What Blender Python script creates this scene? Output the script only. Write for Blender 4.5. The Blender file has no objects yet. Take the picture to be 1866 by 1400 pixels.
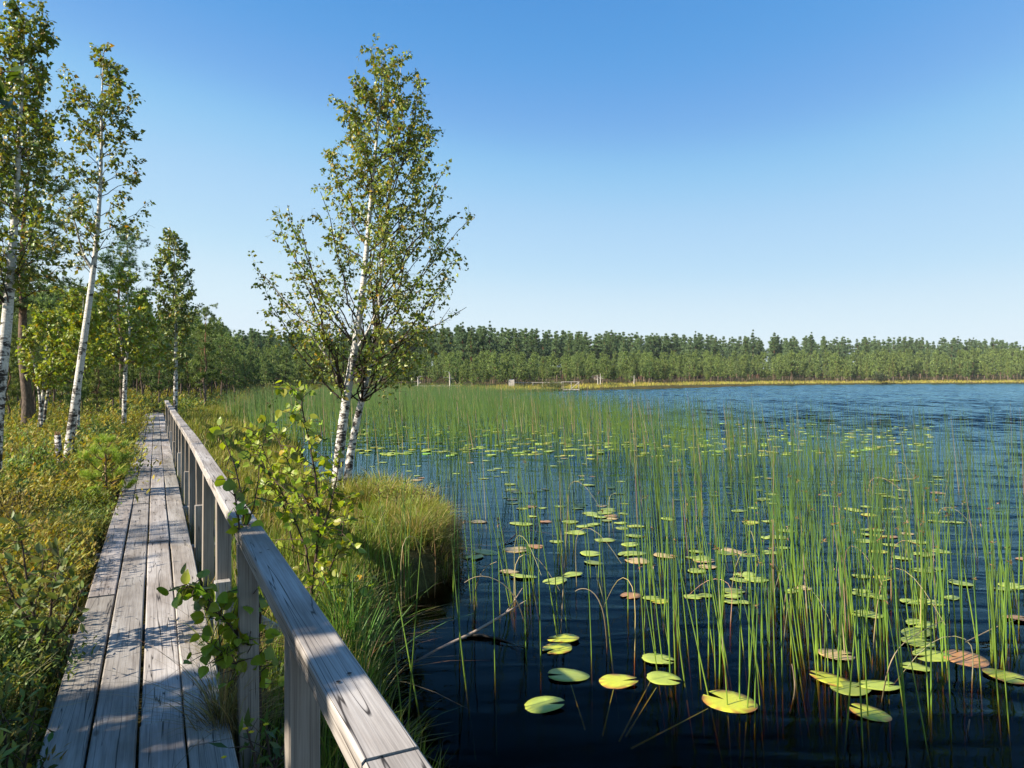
import bpy, math, random
import numpy as np

rng = np.random.default_rng(11)
random.seed(11)
C = bpy.context.scene.collection
R = math.radians

# ------------------------------------------------------------------ camera frame (photo pixels 1866 x 1400)
FPX, HZ, CX, CZ = 1294.0, 688.0, 933.0, 2.1       # focal in pixels, horizon row, centre column, eye height above the water


def at(px, py, Y):
    """a photo pixel at distance Y in front of the eye -> world point"""
    return np.array([(px - CX) / FPX * Y, Y, CZ - (py - HZ) / FPX * Y])


def on_plane(px, py, z=0.0):
    Y = (CZ - z) * FPX / (py - HZ)
    return np.array([(px - CX) / FPX * Y, Y, z])


TH = math.atan2(CX - 284.0, FPX)                    # heading of the boardwalk
U = np.array([-math.sin(TH), math.cos(TH), 0.0])
RV = np.array([math.cos(TH), math.sin(TH), 0.0])
DECK = 0.5

# ------------------------------------------------------------------ small tools


class Acc:
    """collects triangles and quads with a colour per vertex; builds ONE mesh object"""

    def __init__(self):
        self.V, self.T, self.Q, self.C, self.n = [], [], [], [], 0

    def add(self, V, T=None, Q=None, col=(1, 1, 1)):
        V = np.asarray(V, float).reshape(-1, 3)
        c = np.asarray(col, float)
        if c.ndim == 1:
            c = np.tile(c, (len(V), 1))
        self.V.append(V)
        self.C.append(c)
        if T is not None and len(T):
            self.T.append(np.asarray(T, int).reshape(-1, 3) + self.n)
        if Q is not None and len(Q):
            self.Q.append(np.asarray(Q, int).reshape(-1, 4) + self.n)
        self.n += len(V)

    def arrays(self):
        V = np.concatenate(self.V)
        T = np.concatenate(self.T) if self.T else np.zeros((0, 3), int)
        Q = np.concatenate(self.Q) if self.Q else np.zeros((0, 4), int)
        return V, T, Q, np.concatenate(self.C)

    def mesh(self, name, mat, smooth=False):
        V, T, Q, col = self.arrays()
        me = bpy.data.meshes.new(name)
        me.vertices.add(len(V))
        me.vertices.foreach_set('co', V.astype(np.float32).ravel())
        nl = len(T) * 3 + len(Q) * 4
        me.loops.add(nl)
        me.loops.foreach_set('vertex_index', np.concatenate([T.ravel(), Q.ravel()]).astype(np.int32))
        me.polygons.add(len(T) + len(Q))
        st = np.concatenate([np.arange(len(T)) * 3, len(T) * 3 + np.arange(len(Q)) * 4])
        me.polygons.foreach_set('loop_start', st.astype(np.int32))
        try:
            me.polygons.foreach_set('loop_total', np.concatenate([np.full(len(T), 3), np.full(len(Q), 4)]).astype(np.int32))
        except Exception:
            pass
        me.polygons.foreach_set('use_smooth', np.full(len(T) + len(Q), bool(smooth)))
        a = me.color_attributes.new('col', 'FLOAT_COLOR', 'POINT')
        a.data.foreach_set('color', np.concatenate([col, np.ones((len(col), 1))], 1).astype(np.float32).ravel())
        me.update(calc_edges=True)
        me.materials.append(mat)
        return me

    def build(self, name, mat, parent=None, smooth=False):
        o = bpy.data.objects.new(name, self.mesh(name, mat, smooth))
        C.objects.link(o)
        if parent is not None:
            o.parent = parent
        return o


def tag(o, label=None, cat=None, group=None, kind=None):
    if label:
        o['label'] = label
    if cat:
        o['category'] = cat
    if group:
        o['group'] = group
    if kind:
        o['kind'] = kind
    return o


def empty(name, loc=(0, 0, 0), rz=0.0):
    o = bpy.data.objects.new(name, None)
    o.empty_display_size = 0.1
    C.objects.link(o)
    o.location = loc
    o.rotation_euler = (0, 0, rz)
    return o


def copy_thing(o, loc, rz=0.0, scale=1.0, label=None):
    c = o.copy()
    C.objects.link(c)
    c.location = loc
    c.rotation_euler = (0, 0, rz)
    c.scale = (scale,) * 3 if np.isscalar(scale) else scale
    if label:
        c['label'] = label
    for ch in o.children:
        d = ch.copy()
        C.objects.link(d)
        d.parent = c
    return c


def unit(a):
    a = np.asarray(a, float)
    return a / np.maximum(np.linalg.norm(a, axis=-1, keepdims=True), 1e-9)


def tubes(acc, P, rad, sides=5, col=(1, 1, 1), cap=False):
    """P (n,k,3) polylines, rad (n,k): tapered tubes"""
    P = np.asarray(P, float)
    rad = np.asarray(rad, float)
    n, k, _ = P.shape
    t = unit(np.gradient(P, axis=1))
    ref = np.where(np.abs(t[:, :1, 2:3]) > 0.8, np.array([1.0, 0, 0]), np.array([0, 0, 1.0]))
    ref = np.broadcast_to(ref, t.shape)
    a = unit(np.cross(t, ref))
    b = np.cross(t, a)
    an = np.arange(sides) * 2 * np.pi / sides
    ring = a[:, :, None, :] * np.cos(an)[None, None, :, None] + b[:, :, None, :] * np.sin(an)[None, None, :, None]
    V = P[:, :, None, :] + ring * rad[:, :, None, None]
    idx = np.arange(n * k * sides).reshape(n, k, sides)
    i0, i1 = idx[:, :-1, :], idx[:, 1:, :]
    Q = np.stack([i0, np.roll(i0, -1, 2), np.roll(i1, -1, 2), i1], -1).reshape(-1, 4)
    col = np.asarray(col, float)
    if col.ndim == 1:
        c = np.tile(col, (n * k * sides, 1))
    elif col.ndim == 2:
        c = np.repeat(col, k * sides, 0)
    else:
        c = np.repeat(col.reshape(n * k, 3), sides, 0)
    T = None
    if cap:
        T = []
        for i in range(n):
            for j in range(1, sides - 1):
                T.append([idx[i, -1, 0], idx[i, -1, j], idx[i, -1, j + 1]])
    acc.add(V.reshape(-1, 3), T=T, Q=Q, col=c)


def stamp(acc, tv, tt, P, D, N, S, col):
    """copy a flat template (y = along the leaf, z = its normal) to many places"""
    P, D, N = np.asarray(P, float), unit(D), np.asarray(N, float)
    n = len(P)
    if n == 0:
        return
    S = np.broadcast_to(np.asarray(S, float), (n,)) if np.ndim(S) < 2 else np.asarray(S, float)
    X = unit(np.cross(D, N))
    Z = np.cross(X, D)
    F = np.stack([X, D, Z], 1)                                    # n,3,3 rows = axes
    if S.ndim == 1:
        tvs = tv[None] * S[:, None, None]
    else:
        tvs = tv[None] * S[:, None, :]
    V = P[:, None, :] + np.einsum('nkj,njc->nkc', tvs, F)
    k = len(tv)
    T = (np.asarray(tt)[None] + (np.arange(n) * k)[:, None, None]).reshape(-1, 3)
    acc.add(V.reshape(-1, 3), T=T, col=np.repeat(np.asarray(col), k, 0))


BIRCH_V = np.array([[0, 0, 0], [.40, .36, .07], [-.40, .36, .07], [0, .42, 0], [0, 1, -.10]], float)
BIRCH_T = [[0, 1, 3], [0, 3, 2], [1, 4, 3], [3, 4, 2]]
# a finer leaf for saplings near the eye: rounded base, pointed tip, folded along the midrib
_h = [(0.0, 0.0), (.20, .02), (.36, .16), (.43, .34), (.37, .55), (.22, .76), (0.0, 1.0)]
FINE_V = np.array([[0, 0, 0], [0, .2, -.02], [0, .45, -.035], [0, .7, -.05], [0, 1, -.12]]
                  + [[x, y, .10 * x - .10 * max(0, y - .4)] for x, y in _h[1:-1]]
                  + [[-x, y, .10 * x - .10 * max(0, y - .4)] for x, y in _h[1:-1]], float)
FINE_T = [[0, 5, 1], [5, 6, 1], [6, 7, 1], [1, 7, 2], [7, 8, 2], [2, 8, 3], [8, 9, 3], [3, 9, 4],
          [0, 1, 10], [10, 1, 11], [11, 1, 12], [1, 2, 12], [12, 2, 13], [2, 3, 13], [13, 3, 14], [3, 4, 14]]
NARROW_V = np.array([[0, 0, 0], [.15, .45, .03], [-.15, .45, .03], [0, 1, -.04]], float)
NARROW_T = [[0, 1, 2], [1, 3, 2]]
OVAL_V = np.array([[0, 0, 0], [.2, .3, .05], [.24, .65, .05], [0, 1, -.03], [-.24, .65, .05], [-.2, .3, .05], [0, .5, 0]], float)
OVAL_T = [[0, 1, 6], [1, 2, 6], [2, 3, 6], [3, 4, 6], [4, 5, 6], [5, 0, 6]]
NEEDLE_V = np.array([[-.09, 0, 0], [.09, 0, 0], [0, 1, 0]], float)
NEEDLE_T = [[0, 1, 2]]


def rand_dirs(n, g=rng):
    v = g.normal(size=(n, 3))
    return unit(v)


_ph = np.random.default_rng(3).uniform(0, 6.28, (12, 3))
_fr = np.random.default_rng(4).normal(size=(12, 2))


def wob(x, y, scale=1.0, seed=0):
    """smooth pseudo noise about -1..1 on the ground plane"""
    x, y = np.asarray(x, float) / scale, np.asarray(y, float) / scale
    s = 0
    for i in range(6):
        j = (i + seed) % 12
        f = _fr[j] / np.linalg.norm(_fr[j]) * (1.0 + .55 * i)
        s = s + np.sin(x * f[0] * 2.2 + y * f[1] * 2.2 + _ph[j, 0] + seed) / (1 + .45 * i)
    return s / 2.4


def vary(base, n, amt=.25, g=rng, hue=.12):
    base = np.asarray(base, float)
    return np.clip(base[None] * (1 + g.normal(0, amt, (n, 1))) * (1 + g.normal(0, hue, (n, 3))), .004, .95)


# ------------------------------------------------------------------ materials


def new_mat(name):
    m = bpy.data.materials.new(name)
    m.use_nodes = True
    nt = m.node_tree
    nt.nodes.clear()
    return m, nt


def nd(nt, kind, **kw):
    n = nt.nodes.new(kind)
    for k, v in kw.items():
        if k.startswith('i_'):
            n.inputs[k[2:].replace('_', ' ')].default_value = v
        else:
            setattr(n, k, v)
    return n


def ramp(nt, fac, stops):
    r = nt.nodes.new('ShaderNodeValToRGB')
    el = r.color_ramp.elements
    while len(el) < len(stops):
        el.new(.5)
    for e, (p, c) in zip(el, stops):
        e.position = p
        e.color = (*c, 1) if len(c) == 3 else c
    nt.links.new(fac, r.inputs[0])
    return r.outputs[0]


def math_n(nt, op, a, b=None):
    m = nd(nt, 'ShaderNodeMath', operation=op)
    for i, v in enumerate((a, b)):
        if v is None:
            continue
        if hasattr(v, 'links'):
            nt.links.new(v, m.inputs[i])
        else:
            m.inputs[i].default_value = v
    return m.outputs[0]


def mixc(nt, mode, fac, a, b):
    m = nd(nt, 'ShaderNodeMix', data_type='RGBA', blend_type=mode)
    for sock, v in ((m.inputs[0], fac), (m.inputs[6], a), (m.inputs[7], b)):
        if hasattr(v, 'links'):
            nt.links.new(v, sock)
        else:
            sock.default_value = v if np.isscalar(v) else (*v, 1)
    return m.outputs[2]


def noise(nt, vec, scale, detail=4, rough=.55, dist=0.0):
    n = nd(nt, 'ShaderNodeTexNoise')
    n.inputs['Scale'].default_value = scale
    n.inputs['Detail'].default_value = detail
    n.inputs['Roughness'].default_value = rough
    n.inputs['Distortion'].default_value = dist
    if vec is not None:
        nt.links.new(vec, n.inputs['Vector'])
    return n.outputs[0]


def mapped(nt, scale, coord='Object', rot=(0, 0, 0)):
    tc = nd(nt, 'ShaderNodeTexCoord')
    mp = nd(nt, 'ShaderNodeMapping')
    mp.inputs['Scale'].default_value = scale
    mp.inputs['Rotation'].default_value = rot
    nt.links.new(tc.outputs[coord], mp.inputs[0])
    return mp.outputs[0]


def leaf_mat(name, trans=.35, rough=.45, spec=.35, tint=(1.25, 1.3, .55), var=0.0):
    m, nt = new_mat(name)
    at_ = nd(nt, 'ShaderNodeAttribute', attribute_name='col')
    col = at_.outputs['Color']
    p = nd(nt, 'ShaderNodeBsdfPrincipled')
    p.inputs['Roughness'].default_value = rough
    p.inputs['Specular IOR Level'].default_value = spec
    nt.links.new(col, p.inputs['Base Color'])
    t = nd(nt, 'ShaderNodeBsdfTranslucent')
    nt.links.new(mixc(nt, 'MULTIPLY', 1.0, col, tint), t.inputs[0])
    mx = nd(nt, 'ShaderNodeMixShader')
    mx.inputs[0].default_value = trans
    nt.links.new(p.outputs[0], mx.inputs[1])
    nt.links.new(t.outputs[0], mx.inputs[2])
    out = nd(nt, 'ShaderNodeOutputMaterial')
    nt.links.new(mx.outputs[0], out.inputs[0])
    return m


def principled(name, colsock_fn, rough=.7, spec=.3, bump_fn=None, bump=.3, dist=.01):
    m, nt = new_mat(name)
    p = nd(nt, 'ShaderNodeBsdfPrincipled')
    p.inputs['Roughness'].default_value = rough
    p.inputs['Specular IOR Level'].default_value = spec
    nt.links.new(colsock_fn(nt), p.inputs['Base Color'])
    if bump_fn:
        b = nd(nt, 'ShaderNodeBump')
        b.inputs['Strength'].default_value = bump
        b.inputs['Distance'].default_value = dist
        nt.links.new(bump_fn(nt), b.inputs['Height'])
        nt.links.new(b.outputs[0], p.inputs['Normal'])
    out = nd(nt, 'ShaderNodeOutputMaterial')
    nt.links.new(p.outputs[0], out.inputs[0])
    return m


M_BIRCH_LEAF = leaf_mat('birch_leaf', .30, .42, .45, (1.5, 1.45, .5))
M_SAP_LEAF = leaf_mat('sapling_leaf', .38, .4, .4, (1.6, 1.55, .45))
M_NEEDLE = leaf_mat('pine_needle', .26, .5, .3, (1.2, 1.3, .6))
M_HEATH = leaf_mat('heath_leaf', .34, .5, .3, (1.4, 1.25, .5))
M_GRASS = leaf_mat('grass_blade', .33, .5, .3, (1.3, 1.3, .5))
M_REED = leaf_mat('bulrush_stem', .18, .42, .4, (1.2, 1.3, .5))


def attr_col(nt):
    return nd(nt, 'ShaderNodeAttribute', attribute_name='col').outputs['Color']


def attr_r(nt):
    s = nd(nt, 'ShaderNodeSeparateColor')
    nt.links.new(attr_col(nt), s.inputs[0])
    return s.outputs[0]


def bark_birch_col(nt):
    a = math_n(nt, 'ADD', noise(nt, mapped(nt, (5, 5, 9)), 1.6, 5, .65, .6), math_n(nt, 'MULTIPLY', attr_r(nt), .13))
    b = noise(nt, mapped(nt, (4, 4, 55)), 1.0, 3, .6)
    dark = math_n(nt, 'MAXIMUM', ramp_val(nt, a, .54, .62), math_n(nt, 'MULTIPLY', ramp_val(nt, b, .60, .66), .75))
    fine = noise(nt, mapped(nt, (40, 40, 40)), 1.0, 3, .6)
    white = ramp(nt, fine, [(.3, (.44, .41, .37)), (.7, (.70, .675, .63))])
    return mixc(nt, 'MIX', dark, white, (.035, .028, .024))


def ramp_val(nt, v, lo, hi):
    m = nd(nt, 'ShaderNodeMapRange')
    m.inputs[1].default_value, m.inputs[2].default_value = lo, hi
    nt.links.new(v, m.inputs[0])
    return m.outputs[0]


M_BIRCH = principled('birch_bark', bark_birch_col, .6, .25, lambda nt: noise(nt, mapped(nt, (6, 6, 22)), 3, 5, .65), .7, .02)
M_TWIG = principled('twig_bark', attr_col, .7, .2)
M_PINE = principled('pine_bark', lambda nt: mixc(nt, 'MULTIPLY', 1.0, attr_col(nt), ramp(nt, noise(nt, mapped(nt, (9, 9, 2.5)), 2.2, 5, .7), [(.3, (.35, .33, .32)), (.7, (1.35, 1.3, 1.25))])), .85, .1,
                    lambda nt: noise(nt, mapped(nt, (9, 9, 2.5)), 3, 5, .7), .8, .03)


def along(ax, across, length):
    v = [across] * 3
    v[ax] = length
    return tuple(v)


def wood_col(nt, ax=1):
    g = noise(nt, mapped(nt, along(ax, 75, 1.5)), 1.0, 6, .62, .3)
    g2 = noise(nt, mapped(nt, along(ax, 260, 4.0)), 1.0, 3, .6)
    big = noise(nt, mapped(nt, along(ax, 4, 1.1)), 1.0, 4, .6)
    base = ramp(nt, g, [(.22, (.16, .145, .135)), (.45, (.33, .312, .30)), (.75, (.41, .398, .388))])
    base = mixc(nt, 'MULTIPLY', .40, base, ramp(nt, g2, [(.35, (.5, .48, .47)), (.6, (1.12, 1.11, 1.1))]))
    kn = nd(nt, 'ShaderNodeTexVoronoi')                          # knots
    kn.inputs['Scale'].default_value = 1.0
    nt.links.new(mapped(nt, along(ax, 7.0, 2.2)), kn.inputs['Vector'])
    base = mixc(nt, 'MIX', math_n(nt, 'MULTIPLY', ramp_val(nt, kn.outputs['Distance'], .10, .05), .8), base, (.10, .075, .06))
    base = mixc(nt, 'MULTIPLY', .8, base, ramp(nt, big, [(.30, (.48, .41, .34)), (.62, (1.14, 1.13, 1.12))]))
    crack = noise(nt, mapped(nt, along(ax, 20, .5)), 1.0, 2, .5, .5)
    line = math_n(nt, 'ABSOLUTE', math_n(nt, 'SUBTRACT', crack, .5))
    base = mixc(nt, 'MIX', ramp_val(nt, line, .010, .002), base, (.035, .03, .027))
    return mixc(nt, 'MULTIPLY', 1.0, base, attr_col(nt))


M_WOOD = principled('weathered_wood', wood_col, .68, .3, lambda nt: noise(nt, mapped(nt, (90, 1.8, 90)), 1.0, 6, .7, .3), .3, .004)
M_WOOD_UP = principled('weathered_post_wood', lambda nt: wood_col(nt, 2), .7, .3, lambda nt: noise(nt, mapped(nt, (90, 90, 1.8)), 1.0, 6, .7, .3), .22, .003)
M_WOOD_ACROSS = principled('weathered_beam_wood', lambda nt: wood_col(nt, 0), .7, .3, lambda nt: noise(nt, mapped(nt, (1.8, 90, 90)), 1.0, 6, .7, .3), .25, .003)


def ground_col(nt):
    a = noise(nt, mapped(nt, (1, 1, 1)), 1.3, 6, .65)
    b = noise(nt, mapped(nt, (1, 1, 1)), 14, 4, .7)
    c = ramp(nt, a, [(.3, (.030, .026, .012)), (.5, (.075, .068, .022)), (.72, (.105, .075, .028))])
    return mixc(nt, 'MULTIPLY', .9, c, ramp(nt, b, [(.3, (.35, .35, .3)), (.7, (1.3, 1.3, 1.25))]))


M_GROUND = principled('bog_moss', ground_col, .95, .1, lambda nt: noise(nt, mapped(nt, (1, 1, 1)), 9, 6, .7), 1.0, .08)


def pad_col(nt):
    info = nd(nt, 'ShaderNodeObjectInfo')
    v = nd(nt, 'ShaderNodeVectorMath', operation='ADD')
    tc = nd(nt, 'ShaderNodeTexCoord')
    nt.links.new(tc.outputs['Object'], v.inputs[0])
    nt.links.new(info.outputs['Location'], v.inputs[1])
    spots = noise(nt, v.outputs[0], 16, 4, .6)
    fine = noise(nt, v.outputs[0], 60, 3, .6)
    c = mixc(nt, 'MULTIPLY', .5, attr_col(nt), ramp(nt, fine, [(.3, (.75, .75, .7)), (.7, (1.2, 1.2, 1.1))]))
    return mixc(nt, 'MIX', ramp_val(nt, spots, .66, .72), c, (.14, .065, .02))


M_PAD = principled('lily_pad', pad_col, .38, .5, lambda nt: noise(nt, mapped(nt, (1, 1, 1)), 30, 3, .5), .25, .004)
M_FLOWER = principled('yellow_petal', attr_col, .6, .2)


def water_mat():
    m, nt = new_mat('bog_water')
    geo = nd(nt, 'ShaderNodeNewGeometry')
    pos = geo.outputs['Position']
    sep = nd(nt, 'ShaderNodeSeparateXYZ')
    nt.links.new(pos, sep.inputs[0])
    # ripples: calm in the lee of the bank, choppier out on the open lake
    def layer(scale, rz, sc, det, dist=.4):
        mp = nd(nt, 'ShaderNodeMapping')
        mp.inputs['Scale'].default_value = sc
        mp.inputs['Rotation'].default_value = (0, 0, R(rz))
        nt.links.new(pos, mp.inputs[0])
        return noise(nt, mp.outputs[0], scale, det, .5, dist)
    lee = ramp_val(nt, math_n(nt, 'ADD', math_n(nt, 'MULTIPLY', sep.outputs[0], .5), math_n(nt, 'MULTIPLY', sep.outputs[1], .12)), .2, 4.5)
    far = ramp_val(nt, math_n(nt, 'ADD', sep.outputs[1], math_n(nt, 'MULTIPLY', sep.outputs[0], 1.0)), 14, 42)
    a = math_n(nt, 'MULTIPLY', layer(1.0, -8, (1.1, 3.0, 1), 1.5), math_n(nt, 'ADD', math_n(nt, 'MULTIPLY', lee, .034), .007))
    b = math_n(nt, 'MULTIPLY', layer(1.0, 12, (3.5, 7.5, 1), 1.5), math_n(nt, 'ADD', math_n(nt, 'MULTIPLY', lee, .003), .0008))
    c = math_n(nt, 'MULTIPLY', layer(1.0, -5, (.45, .8, 1), 5, .5), math_n(nt, 'MULTIPLY', far, .035))
    h = math_n(nt, 'ADD', math_n(nt, 'ADD', a, b), c)
    bmp = nd(nt, 'ShaderNodeBump')
    bmp.inputs['Strength'].default_value = 1.0
    bmp.inputs['Distance'].default_value = 1.0
    nt.links.new(h, bmp.inputs['Height'])
    # reflectance of water through a polarising filter (the p-polarised Fresnel term)
    dt = nd(nt, 'ShaderNodeVectorMath', operation='DOT_PRODUCT')
    nt.links.new(bmp.outputs[0], dt.inputs[0])
    nt.links.new(geo.outputs['Incoming'], dt.inputs[1])
    ci = math_n(nt, 'MAXIMUM', math_n(nt, 'ABSOLUTE', dt.outputs['Value']), .004)
    nci = math_n(nt, 'MULTIPLY', ci, 1.333)
    ct = math_n(nt, 'SQRT', math_n(nt, 'SUBTRACT', 1.0, math_n(nt, 'DIVIDE', math_n(nt, 'SUBTRACT', 1.0, math_n(nt, 'MULTIPLY', ci, ci)), 1.777)))
    rp = math_n(nt, 'DIVIDE', math_n(nt, 'SUBTRACT', nci, ct), math_n(nt, 'ADD', nci, ct))
    refl = math_n(nt, 'MULTIPLY', rp, rp)
    gl = nd(nt, 'ShaderNodeBsdfGlossy')
    gl.inputs['Roughness'].default_value = .015
    gl.inputs['Color'].default_value = (.56, .87, 1, 1)
    nt.links.new(math_n(nt, 'ADD', math_n(nt, 'MULTIPLY', far, .10), math_n(nt, 'ADD', math_n(nt, 'MULTIPLY', lee, .03), .01)), gl.inputs['Roughness'])
    nt.links.new(bmp.outputs[0], gl.inputs['Normal'])
    tr = nd(nt, 'ShaderNodeBsdfTransparent')
    mx = nd(nt, 'ShaderNodeMixShader')
    nt.links.new(math_n(nt, 'MULTIPLY', refl, math_n(nt, 'SUBTRACT', 1.0, math_n(nt, 'MULTIPLY', far, .10))), mx.inputs[0])
    nt.links.new(tr.outputs[0], mx.inputs[1])
    nt.links.new(gl.outputs[0], mx.inputs[2])
    ab = nd(nt, 'ShaderNodeVolumeAbsorption')
    ab.inputs['Color'].default_value = (.72, .48, .15, 1)
    ab.inputs['Density'].default_value = 8.0
    out = nd(nt, 'ShaderNodeOutputMaterial')
    nt.links.new(mx.outputs[0], out.inputs[0])
    nt.links.new(ab.outputs[0], out.inputs['Volume'])
    return m


M_WATER = water_mat()

# ------------------------------------------------------------------ shoreline, ground, water
SHORE = np.array([(2.95, -3), (1.16, .58), (-.58, 3.7), (-.88, 4.45), (-1.18, 5.5), (-1.25, 6.3), (-.88, 7.0), (-.62, 7.7), (-.62, 8.9), (-1.0, 10.2),
                  (-1.8, 11.2), (-3.0, 12.0), (-4.2, 14), (-5.2, 18), (-9, 24.5), (-14.5, 36), (-18.5, 55), (-19, 72), (-5.4, 84), (3.5, 98), (8.5, 111),
                  (14, 116), (30, 132), (70, 186), (120, 222), (178, 243), (260, 262), (420, 290), (900, 330), (900, -60), (6, -60)], float)


def sdf(x, y):
    """distance to the shore line, positive on land"""
    x, y = np.asarray(x, float), np.asarray(y, float)
    d = np.full(x.shape, 1e9)
    inside = np.zeros(x.shape, bool)
    n = len(SHORE)
    for i in range(n):
        ax, ay = SHORE[i]
        bx, by = SHORE[(i + 1) % n]
        dx, dy = bx - ax, by - ay
        t = np.clip(((x - ax) * dx + (y - ay) * dy) / (dx * dx + dy * dy), 0, 1)
        d = np.minimum(d, np.hypot(x - ax - t * dx, y - ay - t * dy))
        cond = (ay > y) != (by > y)
        with np.errstate(divide='ignore', invalid='ignore'):
            xi = (bx - ax) * (y - ay) / (by - ay if by != ay else 1e-9) + ax
        inside ^= cond & (x < xi)
    return np.where(inside, -d, d)


def height(x, y):
    x, y = np.asarray(x, float), np.asarray(y, float)
    d = sdf(x, y) + .12 * wob(x, y, .9, 2)
    t = np.clip((d + .5) / .75, 0, 1)
    t = t * t * (3 - 2 * t)
    land = .27 + .07 * wob(x, y, 1.4, 1) + .05 * wob(x, y, .5, 5)
    far = np.clip((y - 75) / 40, 0, 1) * (np.clip(d / 45, 0, 1) * 1.5 + np.clip((d - 70) / 110, 0, 1) * 5.0)
    bed = -1.35 - .15 * wob(x, y, 2.5, 4) - .6 * np.clip(-d / 6, 0, 1)
    # hummock under the grass by the birch
    hum = .10 * np.exp(-(((x + 1.0) / .75) ** 2 + ((y - 8.5) / 1.3) ** 2)) + .14 * np.exp(-(((x + 2.3) / .8) ** 2 + ((y - 10.4) / .9) ** 2))
    z = bed * (1 - t) + (land + far + hum) * t
    # dished under the boardwalk
    s = x * U[0] + y * U[1]
    v = x * RV[0] + y * RV[1]
    under = np.exp(-(((v + .07) / .5) ** 4)) * ((s > -4) & (s < 37))
    return z * (1 - under) + np.minimum(z, .2) * under


def grow(lo, hi, step, ratio, far):
    core = list(np.arange(lo, hi + 1e-6, step))
    s, x = step, core[-1]
    up = []
    while x < far[1]:
        s *= ratio
        x += s
        up.append(x)
    s, x = step, core[0]
    dn = []
    while x > far[0]:
        s *= ratio
        x -= s
        dn.append(x)
    return np.array(dn[::-1] + core + up)


gx = grow(-14, 3, .14, 1.07, (-1500, 1500))
gy = grow(1, 16, .14, 1.045, (-300, 1800))
GX, GY = np.meshgrid(gx, gy, indexing='ij')
GZ = height(GX, GY)
acc = Acc()
nx, ny = GX.shape
ii = np.arange(nx * ny).reshape(nx, ny)
acc.add(np.stack([GX, GY, GZ], -1).reshape(-1, 3), Q=np.stack([ii[:-1, :-1], ii[1:, :-1], ii[1:, 1:], ii[:-1, 1:]], -1).reshape(-1, 4))
tag(acc.build('ground', M_GROUND, smooth=True), 'mossy peat ground of the bog and the lake bed', 'ground', kind='structure')

# the lake: a closed body whose top carries real wind waves out on the open water
ys = [-6.0, 1.0]
while ys[-1] < 300:
    ys.append(ys[-1] + (.14 if ys[-1] < 36 else min(.30, .14 + (ys[-1] - 36) * .004)))
ys = np.array(ys)
uu = np.linspace(0, 1, 430)
xa, xb = -.55 * np.abs(ys) - 6, .98 * np.abs(ys) + 8
WX = xa[:, None] + (xb - xa)[:, None] * uu[None]
WY = np.broadcast_to(ys[:, None], WX.shape)
wg = np.random.default_rng(88)
WZ = np.zeros(WX.shape)
for i in range(34):
    lam = wg.uniform(.55, 1.5)
    a_ = R(90 + wg.normal(-12, 24))
    WZ += lam * np.sin(2 * np.pi / lam * (WX * math.cos(a_) + WY * math.sin(a_)) + wg.uniform(0, 6.28))
amp = np.clip((WY + WX - 14) / 26, 0, 1) * (.75 + .35 * wob(WX, WY, 9.0, 5))
WZ *= .0066 * amp
WZ[0], WZ[-1], WZ[:, 0], WZ[:, -1] = 0, 0, 0, 0
n0, n1 = WX.shape
ii = np.arange(n0 * n1).reshape(n0, n1)
acc = Acc()
top = np.stack([WX, WY, WZ], -1).reshape(-1, 3)
ring = np.concatenate([ii[0, :], ii[1:, -1], ii[-1, -2::-1], ii[-2:0:-1, 0]])
low = top[ring].copy()
low[:, 2] = -3.5
m = len(ring)
k = np.arange(m)
k1 = (k + 1) % m
Qs = np.stack([ring[k], n0 * n1 + k, n0 * n1 + k1, ring[k1]], -1)
low_c = low.mean(0)
acc.add(np.concatenate([top, low, low_c[None]]), T=np.stack([np.full(m, n0 * n1 + m), n0 * n1 + k1, n0 * n1 + k], -1),
        Q=np.concatenate([np.stack([ii[:-1, :-1], ii[:-1, 1:], ii[1:, 1:], ii[1:, :-1]], -1).reshape(-1, 4), Qs]))
tag(acc.build('lake_water', M_WATER, smooth=True), 'dark brown bog lake with small ripples reflecting the sky', 'water', kind='structure')

# ------------------------------------------------------------------ boardwalk and railing


def extrude(acc, path, side, prof, col):
    """sweep a closed profile [(across, up)] along a path, capped"""
    path = np.asarray(path, float)
    side = unit(np.asarray(side, float))
    prof = np.asarray(prof, float)
    k, m = len(path), len(prof)
    t = unit(np.gradient(path, axis=0))
    up = unit(np.cross(np.broadcast_to(side, t.shape), t))
    sd = np.cross(t, up)
    V = path[:, None, :] + sd[:, None, :] * prof[None, :, 0, None] + up[:, None, :] * prof[None, :, 1, None]
    idx = np.arange(k * m).reshape(k, m)
    i0, i1 = idx[:-1], idx[1:]
    Q = np.stack([i0, np.roll(i0, -1, 1), np.roll(i1, -1, 1), i1], -1).reshape(-1, 4)
    T = [[idx[0, 0], idx[0, j + 1], idx[0, j]] for j in range(1, m - 1)] + [[idx[-1, 0], idx[-1, j], idx[-1, j + 1]] for j in range(1, m - 1)]
    acc.add(V.reshape(-1, 3), T=T, Q=Q, col=col)


def chamfer(hw, t0, t1, c=.006):
    return [(-hw, t0 + c), (-hw + c, t0), (hw - c, t0), (hw, t0 + c), (hw, t1 - c), (hw - c, t1), (-hw + c, t1), (-hw, t1 - c)]


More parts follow.
